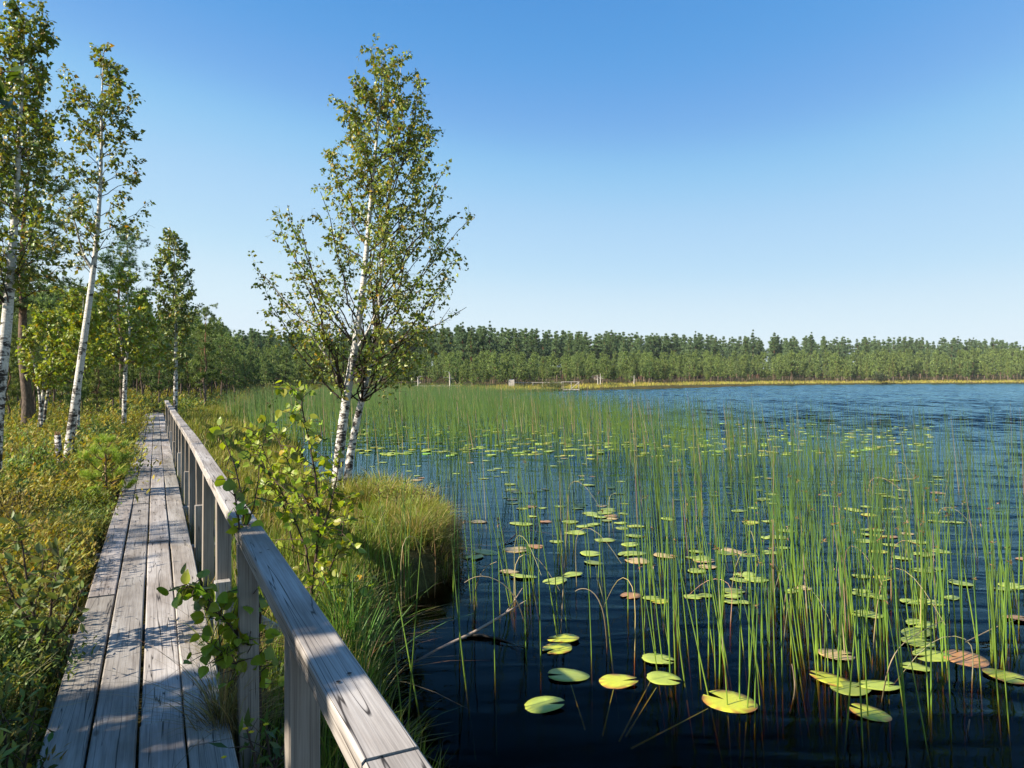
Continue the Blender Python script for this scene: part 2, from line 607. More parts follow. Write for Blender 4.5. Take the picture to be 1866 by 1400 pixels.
bw = empty('boardwalk', (0, 0, 0), TH)
tag(bw, 'long grey weathered boardwalk of four planks running into the bog forest', 'boardwalk')
acc = Acc()
edges = [-.45, -.262, -.070, .120, .31]
for c in range(4):
    a, b = edges[c] + .004 + .004 * random.random(), edges[c + 1] - .004 - .004 * random.random()
    s = -3.0 + [0.4, 1.35, -1.0, 2.1][c]
    while s < 35.5:
        L = random.uniform(3.7, 4.4)
        e = min(s + L, 35.9 + .1 * random.random())
        dz = random.uniform(-.010, .010)
        tint = random.uniform(.74, 1.06)
        tw = random.uniform(-.004, .004)
        ys = np.linspace(s + .006, e - .006, 12)
        path = np.stack([np.full(12, (a + b) / 2) + tw * np.sin(ys), ys, DECK + dz + .004 * np.sin(ys * .9 + c)], -1)
        extrude(acc, path, (1, 0, 0), chamfer((b - a) / 2, -.045, 0, .007), np.array([tint, tint * random.uniform(.97, 1.0), tint * random.uniform(.94, 1.0)]))
        s = e
for s in np.arange(.6, 20, 2.35):                               # nail heads over every cross beam
    for c in range(4):
        for e in (.035, .155):
            a = np.arange(6) * np.pi / 3
            x, y = edges[c] + e + random.uniform(-.012, .012), s + random.uniform(-.02, .02)
            V = np.stack([x + .0065 * np.cos(a), y + .0065 * np.sin(a), np.full(6, DECK + .0105)], 1)
            acc.add(V, T=[[0, 1, 2], [0, 2, 3], [0, 3, 4], [0, 4, 5]], col=(.12, .09, .08))
acc.build('deck', M_WOOD, bw)
for s in np.arange(.6, 35, 2.35):
    acc = Acc()
    ext_ = .62 if round((s - .6) / 2.35) % 2 == 1 else .40
    extrude(acc, [(-.50, s, DECK - .11), (0, s, DECK - .11), (ext_ + .05, s, DECK - .11)], (0, 1, 0), chamfer(.05, -.06, .055), (.85, .82, .8))
    acc.build('crossbeam', M_WOOD_ACROSS, bw)

rl = empty('wooden_railing', (0, 0, 0), TH)
tag(rl, 'grey wooden railing with flat top beam along the lake side of the boardwalk', 'railing')


def rail_v(s):
    return np.interp(s, [0, 8, 12, 16, 24, 26], [.392, .388, .375, .36, .315, .31])


def rail_z(s):
    return CZ - np.interp(s, [-1, 2, 8, 9, 13, 17, 25, 27], [.70, .70, .695, .695, .725, .745, .75, .73])


js = [-1.6, 1.28, 5.3, 8.75, 13.0, 17.2, 21.4, 25.8]
for j in range(len(js) - 1):
    acc = Acc()
    ss = np.linspace(js[j] + .004, js[j + 1] - .004, 14)
    path = np.stack([rail_v(ss) + random.uniform(-.0015, .0015), ss, rail_z(ss) + random.uniform(-.0012, .0012)], -1)
    t = random.uniform(.92, 1.06)
    extrude(acc, path, (1, 0, 0), chamfer(.056, -.064, 0, .006), (t, t * .99, t * .98))
    for sp in np.arange(js[j] + .35, js[j + 1] - .2, 1.34):     # nail heads sunk in the beam
        for dv, ds in ((-.018, .0), (.016, .035)):
            a = np.arange(6) * np.pi / 3
            V = np.stack([float(rail_v(sp)) + dv + .006 * np.cos(a), sp + ds + .006 * np.sin(a), np.full(6, float(rail_z(sp)) + .0045)], 1)
            acc.add(V, T=[[0, 1, 2], [0, 2, 3], [0, 3, 4], [0, 4, 5]], col=(.08, .06, .05))
    acc.build('top_rail', M_WOOD, rl)
for i, s in enumerate(np.arange(-.55, 26, 1.34)):
    acc = Acc()
    v = float(rail_v(s)) - .006 + random.uniform(-.008, .008)
    zt = float(rail_z(s)) - .0655
    t = random.uniform(.66, .85)  # darker brown tint paints shade into the post colour; the wood is paler
    lean = random.uniform(-.012, .012)
    path = [(v + lean, s, -.35), (v + lean * .5, s, .5), (v, s, zt)]
    extrude(acc, path, (1, 0, 0), chamfer(.044, -.044, .044, .005), (t, t * .93, t * .84))
    acc.build('post', M_WOOD_UP, rl)
    if i % 2 == 0:
        # short stub bolted to the walkway side of the post, and a brace down to the beam end
        acc = Acc()
        zs = DECK + .36 + random.uniform(-.05, .03)
        t = random.uniform(.95, 1.15)
        extrude(acc, [(v - .012, s - .083, -.35), (v - .012, s - .083, .4), (v - .012, s - .083, zs)], (1, 0, 0), chamfer(.045, -.036, .036, .005), (t, t, t * .98))
        acc.build('stub_post', M_WOOD_UP, rl)
        acc = Acc()
        extrude(acc, [(v + .045, s + .02, DECK + .16), (v + .2, s + .02, DECK + .05), (v + .36, s + .02, DECK - .07)], (0, 1, 0), chamfer(.022, -.03, .03, .004), (.9, .92, .95))
        acc.build('brace', M_WOOD_ACROSS, rl)

# ------------------------------------------------------------------ trees


def bez(p0, p1, p2, k):
    t = np.linspace(0, 1, k)[:, None]
    return (1 - t) ** 2 * p0 + 2 * t * (1 - t) * p1 + t * t * p2


def stem_at(st, z):
    return np.array([np.interp(z, st[:, 2], st[:, j]) for j in range(4)])


def px_stem(pts, Y, dY=0.0):
    """[(px,py,radius)] at distance Y -> stem x,y,z,r (dY: leans away by so much at its top)"""
    out = []
    for i, (px, py, r) in enumerate(pts):
        yy = Y + dY * i / (len(pts) - 1)
        out.append([*at(px, py, yy), r])
    return np.array(out)


def smooth_stem(st, k=16):
    z = st[:, 2]
    t = np.linspace(0, 1, k)
    tz = z[0] + (z[-1] - z[0]) * t
    out = np.stack([np.interp(tz, z, st[:, j]) for j in range(4)], -1)
    for _ in range(2):
        out[1:-1, :2] = .25 * out[:-2, :2] + .5 * out[1:-1, :2] + .25 * out[2:, :2]
    return out


def birch(name, label, stems, env, Y, seed, nprim=40, nsec=6, ntwig=3, nleaf=5000, leaf=.055, col=(.175, .21, .034), zfirst=None, group=None, cat='birch tree',
          mat=None, el=(35, 60), bare=0, reach0=.45, leaf_t=(BIRCH_V, BIRCH_T), yellow=.06, limbs=(), twig_col=(.045, .032, .025), clear=None):
    """stems: list of (k,4) world arrays. env: [(py, xl, xr)] crown outline in photo pixels at distance Y"""
    g = np.random.default_rng(seed)
    stems = [smooth_stem(np.asarray(s)) for s in stems]
    base = stems[0][0, :3].copy()
    base[2] = min(s[0, 2] for s in stems)
    for s in stems:
        s[:, :3] -= base
    e = np.array([[*at(0, py, Y)[[2]], at(xl, py, Y)[0], at(xr, py, Y)[0]] for py, xl, xr in env])
    e = e[np.argsort(e[:, 0])]
    ez, el_, er = e[:, 0] - base[2], e[:, 1] - base[0], e[:, 2] - base[0]
    root = empty(name, base)
    tag(root, label, cat, group)
    acc = Acc()
    for s in stems:
        mt = np.clip(1 - (s[:, 2] - s[0, 2]) / 2.6, 0.05, 1) ** 1.3
        tubes(acc, s[None, :, :3], s[None, :, 3] * .76, 10, np.stack([mt] * 3, -1)[None])
    for lp in limbs:                                            # heavy pale limbs traced one by one
        q = np.asarray(lp, float).copy()
        q[:, :3] -= base
        tubes(acc, q[None, :, :3], q[None, :, 3] * .75, 7, (.25, .25, .25))
    trunk = acc.build('trunk', M_BIRCH, root, smooth=True)
    tw = Acc()
    lines = []
    zlo, zhi = ez[0], ez[-1]
    zf = zfirst - base[2] if zfirst is not None else zlo * .8
    mx = lambda z: (np.interp(z, ez, el_) + np.interp(z, ez, er)) / 2
    ym = stems[0][:, 1].mean()
    prim = []
    for i in range(nprim):
        z1 = zlo + (zhi - zlo) * ((i + g.random()) / nprim) ** .95
        az = i * 2.39996 + g.normal(0, .35)
        l, r = np.interp(z1, ez, el_), np.interp(z1, ez, er)
        hw = (r - l) / 2
        fr = reach0 + (1 - reach0) * g.random() ** .6
        tip = np.array([(l + r) / 2 + hw * math.cos(az) * fr, ym + hw * .85 * math.sin(az) * fr, z1])
        st = stems[g.integers(len(stems))]
        if len(stems) > 1:                                      # the stem nearest the tip carries the branch
            st = min(stems, key=lambda s: abs(stem_at(s, min(z1, s[-1, 2]))[0] - tip[0]) + g.random() * .4)
        o = stem_at(st, z1)
        reach = math.hypot(tip[0] - o[0], tip[1] - o[1])
        z0 = np.clip(z1 - reach * math.tan(R(g.uniform(*el))), zf, st[-1, 2] * .985)
        z0 = min(z0, z1)
        o = stem_at(st, z0)
        p0 = o[:3]
        out_ = tip - p0
        ctrl = p0 + np.array([out_[0] * .55, out_[1] * .55, out_[2] * .40]) + g.normal(0, .05, 3) * reach
        L = np.linalg.norm(out_)
        if L < .08:
            continue
        P = bez(p0, ctrl, tip, 8)
        P[1:-1] += g.normal(0, .018, (6, 3)) * L
        r0 = min(.4 * o[3] + .002, .004 + .0055 * L)
        prim.append((P, r0, L))
    for P, r0, L in prim:
        tubes(tw, P[None], (np.linspace(1, .22, 8) * r0)[None], 5, twig_col)
        lines.append((P[4:], 1.2))
        tv = unit(np.gradient(P, axis=0))
        for s in np.linspace(.22, .97, max(2, int(nsec * (.5 + .5 * min(1.5, L))))):
            s = min(.99, max(.1, s + g.normal(0, .05)))
            k = s * 7
            i0 = min(6, int(k))
            p = P[i0] + (P[i0 + 1] - P[i0]) * (k - i0)
            t = tv[i0]
            d = unit(t * .75 + rand_dirs(1, g)[0] * .75 + np.array([0, 0, .12]))
            l2 = (.30 * L * (1.12 - s) + .10) * g.uniform(.7, 1.25)
            Q = bez(p, p + d * l2 * .55, p + d * l2 + np.array([0, 0, -.10 * l2]), 4)
            tubes(tw, Q[None], (np.linspace(1, .35, 4) * max(.0018, r0 * .32 * (1.15 - s)))[None], 4, twig_col)
            lines.append((Q, 1.0))
            for _ in range(ntwig):
                q = Q[0] + (Q[-1] - Q[0]) * g.uniform(.25, 1)
                d2 = unit(d * .6 + rand_dirs(1, g)[0] * .8 + np.array([0, 0, -.15]))
                l3 = l2 * g.uniform(.25, .6) + .04
                W = bez(q, q + d2 * l3 * .5, q + d2 * l3 + np.array([0, 0, -.22 * l3]), 4)
                tubes(tw, W[None], np.array([[.0020, .0017, .0013, .0009]]), 3, twig_col)
                lines.append((W, 1.0))
    tw.build('branches', M_TWIG, root)
    lens = np.array([np.linalg.norm(np.diff(l, axis=0), axis=1).sum() * w for l, w in lines])
    keep = g.random(len(lines)) > bare
    pr = lens * keep * np.array([.55 + 1.1 * np.clip((l[:, 2].mean() - zlo) / (zhi - zlo), 0, 1) for l, w in lines])
    pick = g.choice(len(lines), nleaf, p=pr / pr.sum())
    lp = np.array([np.concatenate([l[:4], l[-1:].repeat(max(0, 4 - len(l[:4])), 0)]) if len(l) <= 4 else l[-4:] for l, _ in lines])
    k = g.uniform(.1, 3, nleaf)
    i0 = np.minimum(2, k.astype(int))
    a, b = lp[pick, i0], lp[pick, i0 + 1]
    Pp = a + (b - a) * (k - i0)[:, None]
    sway = unit(b - a)
    D = unit(sway * .35 + rand_dirs(nleaf, g) * .75 + np.array([0, 0, -.45]))
    N = unit(rand_dirs(nleaf, g) * .9 + np.array([-.25, -.15, .45]))
    Pp = Pp + D * leaf * .35
    S = leaf * g.uniform(.5, 1.3, nleaf)
    cc = vary(col, nleaf, .22, g, .10)
    y = g.random(nleaf) < yellow
    cc[y] = vary((.32, .22, .02), int(y.sum()), .2, g)
    if clear is not None:                                       # bare lower trunks
        near = np.min([np.hypot(Pp[:, 0] - np.interp(Pp[:, 2], s[:, 2], s[:, 0]), Pp[:, 1] - np.interp(Pp[:, 2], s[:, 2], s[:, 1])) for s in stems], 0)
        ok = ~((Pp[:, 2] + base[2] < clear) & (near < .30))
        Pp, D, N, S, cc = Pp[ok], D[ok], N[ok], S[ok], cc[ok]
    ac = Acc()
    stamp(ac, *leaf_t, Pp, D, N, S, cc)
    ac.build('crown', mat or M_BIRCH_LEAF, root)
    return root


# --- the twin-stemmed birch at the water's edge
Yb = 10.5
b1 = px_stem([(610, 945, .125), (613, 880, .105), (617, 830, .098), (625, 760, .09), (640, 670, .078), (652, 610, .068), (660, 540, .058), (668, 470, .050), (672, 400, .042),
              (680, 320, .034), (690, 220, .023), (697, 130, .012), (700, 88, .004)], Yb)
b2 = px_stem([(628, 945, .10), (630, 880, .082), (640, 800, .074), (657, 735, .064), (678, 660, .052), (685, 600, .044), (690, 550, .038), (696, 480, .034), (705, 400, .028),
              (716, 300, .020), (727, 200, .012), (730, 125, .004)], Yb + .25, .2)


def limb(pts, Y, dY=0):
    return px_stem(pts, Y, dY)


birch('birch_tree', 'tall twin stemmed white birch standing on the grassy bank at the water edge', [b1, b2],
      [(94, 664, 730), (118, 626, 776), (190, 608, 800), (250, 562, 824), (310, 545, 850), (380, 530, 876), (430, 480, 876), (480, 470, 868), (540, 462, 856), (590, 510, 838),
       (630, 560, 800), (665, 610, 760)], Yb, 21, nprim=92, nsec=7, ntwig=3, nleaf=17500, leaf=.057, zfirst=at(0, 735, Yb)[2], yellow=.07, clear=at(0, 545, Yb)[2],
      limbs=[limb([(633, 722, .035), (618, 690, .028), (600, 655, .025), (575, 620, .021), (545, 575, .015), (505, 530, .010), (478, 500, .006)], Yb, -.5),
             limb([(648, 640, .03), (672, 600, .022), (690, 560, .018), (700, 520, .012)], Yb, -.3),
             limb([(663, 725, .02), (675, 715, .016), (690, 695, .012), (697, 684, .005)], Yb + .2, -.2),
             limb([(680, 655, .026), (705, 635, .022), (745, 612, .018), (800, 590, .012), (850, 560, .006)], Yb + .3, .4)], el=(38, 62))

# --- the leaning birch on the heath beside the stump
bl = px_stem([(116, 900, .115), (118, 872, .10), (126, 800, .088), (140, 720, .08), (152, 620, .072), (165, 540, .062), (172, 480, .055), (180, 400, .043), (186, 300, .032), (184, 200, .022), (186, 110, .008), (190, 84, .003)], 11.6)
birch('birch_tree', 'slender white birch leaning over the heath beside a broken stump', [bl],
      [(82, 160, 205), (105, 148, 226), (140, 112, 242), (185, 120, 256), (230, 122, 235), (270, 100, 262), (330, 95, 268), (380, 88, 285), (420, 98, 240), (445, 108, 200)], 11.6, 22,
      nprim=40, nsec=6, ntwig=3, nleaf=3600, leaf=.07, zfirst=at(0, 500, 11.6)[2], yellow=.10,
      limbs=[limb([(170, 492, .035), (155, 470, .028), (146, 445, .022), (138, 410, .015), (128, 380, .008)], 11.6, -.3)], el=(30, 60), col=(.14, .17, .026))

# --- the dense birch at the very left edge
ba = px_stem([(-12, 860, .13), (-8, 780, .115), (-4, 720, .105), (8, 640, .095), (15, 560, .085), (22, 470, .07), (30, 350, .05), (36, 240, .035), (42, 120, .018), (46, 30, .004)], 9.4)
birch('birch_tree', 'dense tall birch with a mottled crooked trunk, nearest on the heath', [ba],
      [(8, 20, 82), (60, -20, 88), (120, -60, 82), (180, -90, 112), (250, -110, 118), (330, -120, 112), (400, -130, 120), (470, -110, 118), (510, -70, 70)], 9.4, 23,
      nprim=64, nsec=7, ntwig=3, nleaf=9000, leaf=.066, zfirst=at(0, 560, 9.4)[2], yellow=.08, el=(35, 65), col=(.155, .19, .028))

# --- smaller birches by the walk
be = px_stem([(226, 790, .085), (226, 740, .075), (228, 690, .068), (229, 655, .06), (234, 630, .045), (238, 590, .03), (232, 540, .016), (230, 500, .005)], 19)
be2 = px_stem([(228, 660, .05), (222, 640, .035), (216, 600, .026), (196, 560, .014), (185, 520, .005)], 19.1)
birch('birch_tree', 'yellow green birch with a low forked trunk beside the boardwalk', [be, be2],
      [(492, 170, 250), (520, 125, 275), (560, 112, 292), (600, 118, 300), (640, 150, 300), (662, 180, 270)], 19, 24, nprim=46, nsec=6, ntwig=2, nleaf=6200, leaf=.095,
      zfirst=at(0, 665, 19)[2], yellow=.03, col=(.23, .27, .032), el=(25, 60))
bg = px_stem([(319, 752, .11), (320, 700, .10), (321, 640, .085), (320, 560, .06), (318, 490, .035), (316, 420, .006)], 27)
birch('birch_tree', 'narrow birch with a bright white lower trunk beyond the railing end', [bg],
      [(418, 296, 330), (450, 285, 340), (500, 282, 358), (550, 284, 362), (600, 280, 352), (640, 280, 360), (665, 295, 340)], 27, 25, nprim=50, nsec=6, ntwig=2, nleaf=5200,
      leaf=.12, zfirst=at(0, 690, 27)[2], col=(.15, .19, .045), el=(40, 68), yellow=.05)
bd = [px_stem([(72, 778, .07), (78, 725, .055), (84, 670, .045), (86, 610, .02), (88, 570, .005)], 17), px_stem([(80, 770, .05), (86, 720, .04), (94, 670, .03), (104, 620, .012), (108, 590, .004)], 17.2),
      px_stem([(76, 775, .05), (72, 715, .04), (62, 660, .03), (50, 620, .012), (46, 595, .004)], 16.9)]
birch('birch_tree', 'low bushy birch with several thin grey stems beside a dark pine trunk', bd,
      [(560, 60, 120), (590, 40, 145), (625, 35, 150), (660, 40, 130), (690, 55, 115)], 17, 26, nprim=34, nsec=5, ntwig=2, nleaf=3000, leaf=.09, zfirst=at(0, 720, 17)[2],
      yellow=.03, col=(.22, .26, .032), el=(30, 60))
bj = px_stem([(141, 800, .05), (143, 750, .045), (147, 680, .035), (150, 600, .02), (152, 540, .004)], 16)
birch('birch_tree', 'thin birch half hidden behind the leaning white trunk', [bj], [(540, 118, 180), (580, 100, 190), (630, 105, 195), (665, 125, 175)], 16, 27, nprim=24, nsec=5, ntwig=2,
      nleaf=2400, leaf=.09, zfirst=at(0, 700, 16)[2], yellow=.03, col=(.21, .25, .03))

# --- a birch standing just outside the view whose twig hangs in at the top corner, and two more whose crowns dapple the planks
bo = np.array([[-2.75, 1.75, .2, .09], [-2.7, 1.75, 1.5, .07], [-2.62, 1.78, 2.6, .05], [-2.6, 1.8, 3.8, .03], [-2.62, 1.8, 4.8, .006]])
hang = np.array([[-2.62, 1.78, 2.75, .014], [-2.2, 1.80, 2.98, .010], [-1.75, 1.82, 3.0, .007], [-1.50, 1.84, 2.95, .004], [-1.36, 1.85, 2.86, .002]])


def place_birch(label, x, y, h, w, seed, nleaf, zl, stem_r=.07, leaf=.06, nprim=40, **kw):
    z0 = float(height(x, y))
    g = np.random.default_rng(seed)
    xs = x + np.cumsum(g.normal(0, .05, 6)) + np.linspace(0, g.normal(0, .3), 6)
    st = np.array([[xs[i], y, z0 - .1 + h * i / 5, max(.004, stem_r * (1 - i / 5.0) ** .8)] for i in range(6)])
    Y = max(y, 1.0)
    px = lambda xx: CX + xx / Y * FPX
    py = lambda zz: HZ + (CZ - zz) / Y * FPX
    env = []
    for f, ww in ((0, .4), (.15, .85), (.35, 1.0), (.6, .8), (.85, .42), (1, .1)):
        z = z0 + zl + (h - zl) * f
        xc = np.interp(z, st[:, 2], st[:, 0])
        env.append((py(z), px(xc - w * ww), px(xc + w * ww)))
    return birch('birch_tree', label, [st], env, Y, seed, nprim=nprim, nleaf=nleaf, leaf=leaf, zfirst=z0 + zl * .7, **kw)

r_ = place_birch('birch just outside the view whose twig hangs over the boardwalk start', -2.72, 1.75, 4.9, 1.05, 41, 1500, 1.7, .08, .058, 26)
o0 = np.array(r_.location)
acc = Acc()
tubes(acc, (hang[:, :3] - o0)[None], hang[None, :, 3], 6, (.05, .035, .03))
tws, P, D = [], [], []
for i, (t, d, l) in enumerate([(2.4, (.3, -.1, .25), .28), (2.9, (.2, .1, -.3), .22), (3.2, (.25, -.1, .3), .26), (3.6, (.3, .15, -.25), .2), (3.9, (.2, -.05, .1), .18), (2.0, (.1, .1, .4), .3), (3.4, (.1, .05, -.4), .22)]):
    k = int(t)
    p = hang[k, :3] + (hang[min(4, k + 1), :3] - hang[k, :3]) * (t - k)
    q = bez(p, p + unit(d) * l * .35, p + unit(d) * l * .6 + np.array([0, 0, -.03]), 4)
    tws.append(q - o0)
    for s in (.25, .45, .62, .8, 1.0):
        P.append(q[0] + (q[-1] - q[0]) * s - o0)
        D.append(unit(np.array(d) * .5 + rng.normal(0, .6, 3) + np.array([.1, 0, -.4])))
tubes(acc, np.array(tws), np.tile(np.linspace(.003, .001, 4), (len(tws), 1)), 4, (.06, .04, .03))
acc.build('hanging_twig', M_TWIG, r_)
acc = Acc()
n = len(P)
stamp(acc, FINE_V, FINE_T, P, D, unit(rand_dirs(n) + np.array([0, -1.2, .4])), rng.uniform(.045, .068, n), vary((.05, .085, .016), n, .15))
acc.build('twig_leaves', M_SAP_LEAF, r_)

place_birch('broad birch outside the view shading the near planks', -5.2, .4, 5.6, 1.7, 42, 14500, 1.4, .1, .12, 46)
place_birch('slim birch outside the view shading the railing', -4.4, -2.6, 6.2, 1.5, 43, 11000, 1.7, .1, .12, 44)
place_birch('bushy birch outside the view shading the heath edge', -6.9, .9, 5.0, .95, 44, 6000, 1.1, .09, .12, 40)
place_birch('low birch outside the view behind the walk', -2.6, -1.7, 4.2, 1.0, 45, 6500, 1.1, .07, .11, 34)
place_birch('old birch outside the view at the heath', -11.2, 3.6, 7.0, 1.8, 46, 2800, 2.0, .12, .08, 36)


def pine_parts(h, cb, spread, seed, nwh, nside, tuft, blade, bw_, nblade, tr, col=(.125, .17, .040), dark=(.06, .10, .035), trunk_cols=((.13, .105, .088), (.24, .13, .075)), droop=0.0, flat=.5, top=.28, taper=.8):
    g = np.random.default_rng(seed)
    st = np.array([[g.normal(0, .012) * h * (i > 0), g.normal(0, .012) * h * (i > 0), h * i / 7, max(.006, tr * (1 - .93 * i / 7))] for i in range(8)])
    st[0, 2] = -.3
    ta = Acc()
    tc = np.array([np.array(trunk_cols[0]) * (1 - t) + np.array(trunk_cols[1]) * t for t in np.clip((np.linspace(0, 1, 8) - .25) / .4, 0, 1)])
    tubes(ta, st[None, :, :3], st[None, :, 3], 7, tc[None])
    TP, TD, TC, TS = [], [], [], []
    for w in range(nwh):
        t = (w + g.uniform(-.25, .25)) / max(1, nwh - 1)
        t = min(max(t, 0), 1)
        z = h * (cb + (1 - cb) * t * .97)
        c = stem_at(st, z)[:3]
        prof = (min(1, .45 + t * 2.2)) * (top + (1 - top) * (1 - t) ** taper)
        nb = g.integers(4, 7) if t < .9 else 3
        a0 = g.uniform(0, 6.28)
        for b in range(nb):
            az = a0 + b * 6.283 / nb + g.normal(0, .25)
            if g.random() < .12 and nwh > 8:
                continue
            L = spread * prof * g.uniform(.42, 1.25)
            up = g.uniform(-.05, .35) + .75 * t - droop * (1 - t)
            d = np.array([math.cos(az), math.sin(az), up])
            tip = c + d * L
            Pq = bez(c, c + np.array([d[0], d[1], up * .3]) * L * .55, tip, 5)
            rb = max(.004, tr * .14 * prof)
            tubes(ta, Pq[None], (np.linspace(1, .35, 5) * rb)[None], 3, tc[-1] * .7)
            pts = [(Pq[-1], unit(Pq[-1] - Pq[-2]))]
            for k in range(nside):
                s = g.uniform(.38, 1.0)
                i0 = min(3, int(s * 4))
                p = Pq[i0] + (Pq[i0 + 1] - Pq[i0]) * (s * 4 - i0)
                sd = unit(unit(Pq[-1] - Pq[0]) * .5 + rand_dirs(1, g)[0] * np.array([1, 1, flat]) + np.array([0, 0, .25]))
                q = p + sd * L * g.uniform(.12, .38)
                pts.append((q, sd))
            for q, sd in pts:
                for _ in range(tuft):
                    TP.append(q + g.normal(0, .06, 3) * spread * .55)
                    TD.append(unit(sd + np.array([0, 0, .45]) + g.normal(0, .35, 3)))
                    f = g.random()
                    TC.append(np.array(col) * f + np.array(dark) * (1 - f))
                    TS.append(1 - .5 * max(0, t - .45) / .55)
    TP, TD, TC = np.array(TP), np.array(TD), np.array(TC)
    n = len(TP)
    Pn = np.repeat(TP, nblade, 0) + g.normal(0, .015, (n * nblade, 3))
    Dn = unit(np.repeat(TD, nblade, 0) * .75 + rand_dirs(n * nblade, g) * .8)
    Cn = np.repeat(TC, nblade, 0) * (1 + g.normal(0, .16, (n * nblade, 1)))
    S = np.stack([bw_ * 5.5 * np.repeat(np.array(TS), nblade) ** .5, blade * g.uniform(.7, 1.2, n * nblade) * np.repeat(np.array(TS), nblade), np.ones(n * nblade)], 1)
    ca = Acc()
    stamp(ca, NEEDLE_V, NEEDLE_T, Pn, Dn, rand_dirs(n * nblade, g), S, np.clip(Cn, .004, 1))
    return ta.mesh('trunk', M_PINE, True), ca.mesh('crown', M_NEEDLE)


def pine_thing(parts, name, label, loc, rz=0, sc=1.0, cat='pine tree', group=None):
    o = empty(name, loc, rz)
    o.scale = (sc, sc, sc) if np.isscalar(sc) else sc
    tag(o, label, cat, group)
    for nm, me in (('trunk', parts[0]), ('crown', parts[1])):
        c = bpy.data.objects.new(nm, me)
        C.objects.link(c)
        c.parent = o
    return o


def ground_at(px, Y):
    x = (px - CX) / FPX * Y
    return np.array([x, Y, float(height(x, Y))])


# --- the pines of the wood on the near shore
tallpine = pine_parts(1.0 * 11, .42, 2.0, 51, 14, 7, 3, .20, .028, 11, .15)
spruce_like = pine_parts(9.5, .30, 1.9, 52, 18, 7, 3, .20, .028, 11, .12, col=(.12, .20, .09), dark=(.06, .115, .06), top=.10)
loc = ground_at(47, 18.5)
pine_thing(tallpine, 'pine_tree', 'stout dark trunked pine standing behind the dense mottled birch', loc, .4, (1.0, 1.0, .78))
loc = ground_at(222, 27)
hh = CZ - (408 - HZ) / FPX * 27 - loc[2]
pine_thing(spruce_like, 'pine_tree', 'blue green pine with a pointed top between the leaning and the narrow birch', loc, 1.2, hh / 9.5)
loc = ground_at(373, 38)
midpine = [pine_parts(6.0, .34, 1.35, 60 + i, 11 + i % 3, 6, 3, .21, .036, 9, .085, col=((.21, .265, .058), (.24, .27, .055), (.17, .245, .068), (.21, .255, .05))[i]) for i in range(4)]
hh = CZ - (562 - HZ) / FPX * 38 - loc[2]
pine_thing(midpine[0], 'pine_tree', 'dark trunked pine standing alone on the heath beyond the railing end', loc, .2, hh / 6.0)

# tops of the low bog pines and of the tall forest along the picture, as heights in the photograph
SKY_LOW = ([-200, 0, 100, 200, 300, 400, 450, 560, 700, 800, 900, 1050, 1200, 1400, 1600, 1866, 2100], [560, 560, 560, 575, 590, 610, 640, 648, 644, 650, 652, 654, 650, 652, 650, 648, 650])
SKY_HIGH = ([-300, 300, 400, 450, 520, 620, 700, 800, 900, 1000, 1200, 1400, 1600, 1866, 2200], [590, 590, 590, 597, 603, 600, 594, 590, 594, 600, 605, 611, 611, 617, 620])
YSHORE = ([400, 560, 850, 1030, 1080, 1160, 1400, 1600, 1866, 2100], [40, 74, 88, 113, 119, 133, 190, 222, 247, 268])

g = np.random.default_rng(77)
# the near wood: dozens of thin pines on the heath left of the lake
cnt = 0
placed = []
while cnt < 125:
    px = g.uniform(-120, 470)
    Y = 17 + 55 * g.random() ** 1.1
    if Y < 24 and px > 190:
        continue
    x = (px - CX) / FPX * Y
    s, v = x * U[0] + Y * U[1], x * RV[0] + Y * RV[1]
    if -1.2 < v < 1.5 and s < 39:
        continue
    if float(sdf(x, Y)) < 2.5:
        continue
    if any((x - a) ** 2 + (Y - b) ** 2 < 1.1 for a, b in placed):
        continue
    placed.append((x, Y))
    low = np.interp(px, *SKY_LOW)
    top = low + (HZ - low) * g.uniform(0, .62) * min(1, 30 / Y + .35)
    z = float(height(x, Y))
    hh = max(2.2, CZ - (top - HZ) / FPX * Y - z)
    near = Y < 40
    if px < 110 and g.random() < .35 and Y > 20:
        parts, h0 = tallpine, 11
    else:
        parts, h0 = midpine[g.integers(4)], 6.0
    sc = hh / h0
    w = sc * (g.uniform(.62, .95) if px < 330 else g.uniform(.75, 1.05))
    pine_thing(parts, 'pine_tree', 'thin pine among many in the near wood beyond the heath', (x, Y, z), g.uniform(0, 6.28), (w, w, sc), group='pines of the near wood')
    cnt += 1

# the bog pines on the opposite shore
bogpine = [pine_parts(6.0, (.24, .34, .28, .40, .22)[i], (1.45, 1.3, 1.6, 1.25, 1.5)[i], 80 + i, 9 + i % 3, 5, 3, .30, .075, 9, .12,
                      col=((.27, .35, .09), (.31, .37, .09), (.22, .32, .10), (.27, .34, .12), (.32, .37, .09))[i], dark=(.09, .14, .052), trunk_cols=((.24, .19, .15), (.24, .15, .10))) for i in range(5)]
cnt = 0
rows = [(9, 1.0), (18, 1.0), (30, .9)]
while cnt < 150:
    px = g.uniform(420, 1940)
    ys = np.interp(px, *YSHORE)
    k = g.random()
    Y = ys + 9 + (ys * .18 + 14) * k
    x = (px - CX) / FPX * Y
    z = float(height(x, Y))
    if float(sdf(x, Y)) < 4:
        continue
    low = np.interp(px, *SKY_LOW)
    top = low + (HZ - low) * (.10 + .50 * (1 - k) * g.random() + g.uniform(-.28, .30))
    hh = max(2.0, CZ - (top - HZ) / FPX * Y - z)
    sc = hh / 6.0
    w = sc * g.uniform(.55, 1.0)
    pine_thing(bogpine[g.integers(5)], 'bog_pine', 'low light green bog pine on the opposite shore', (x, Y, z), g.uniform(0, 6.28), (w, w, sc), group='bog pines of the opposite shore')
    cnt += 1

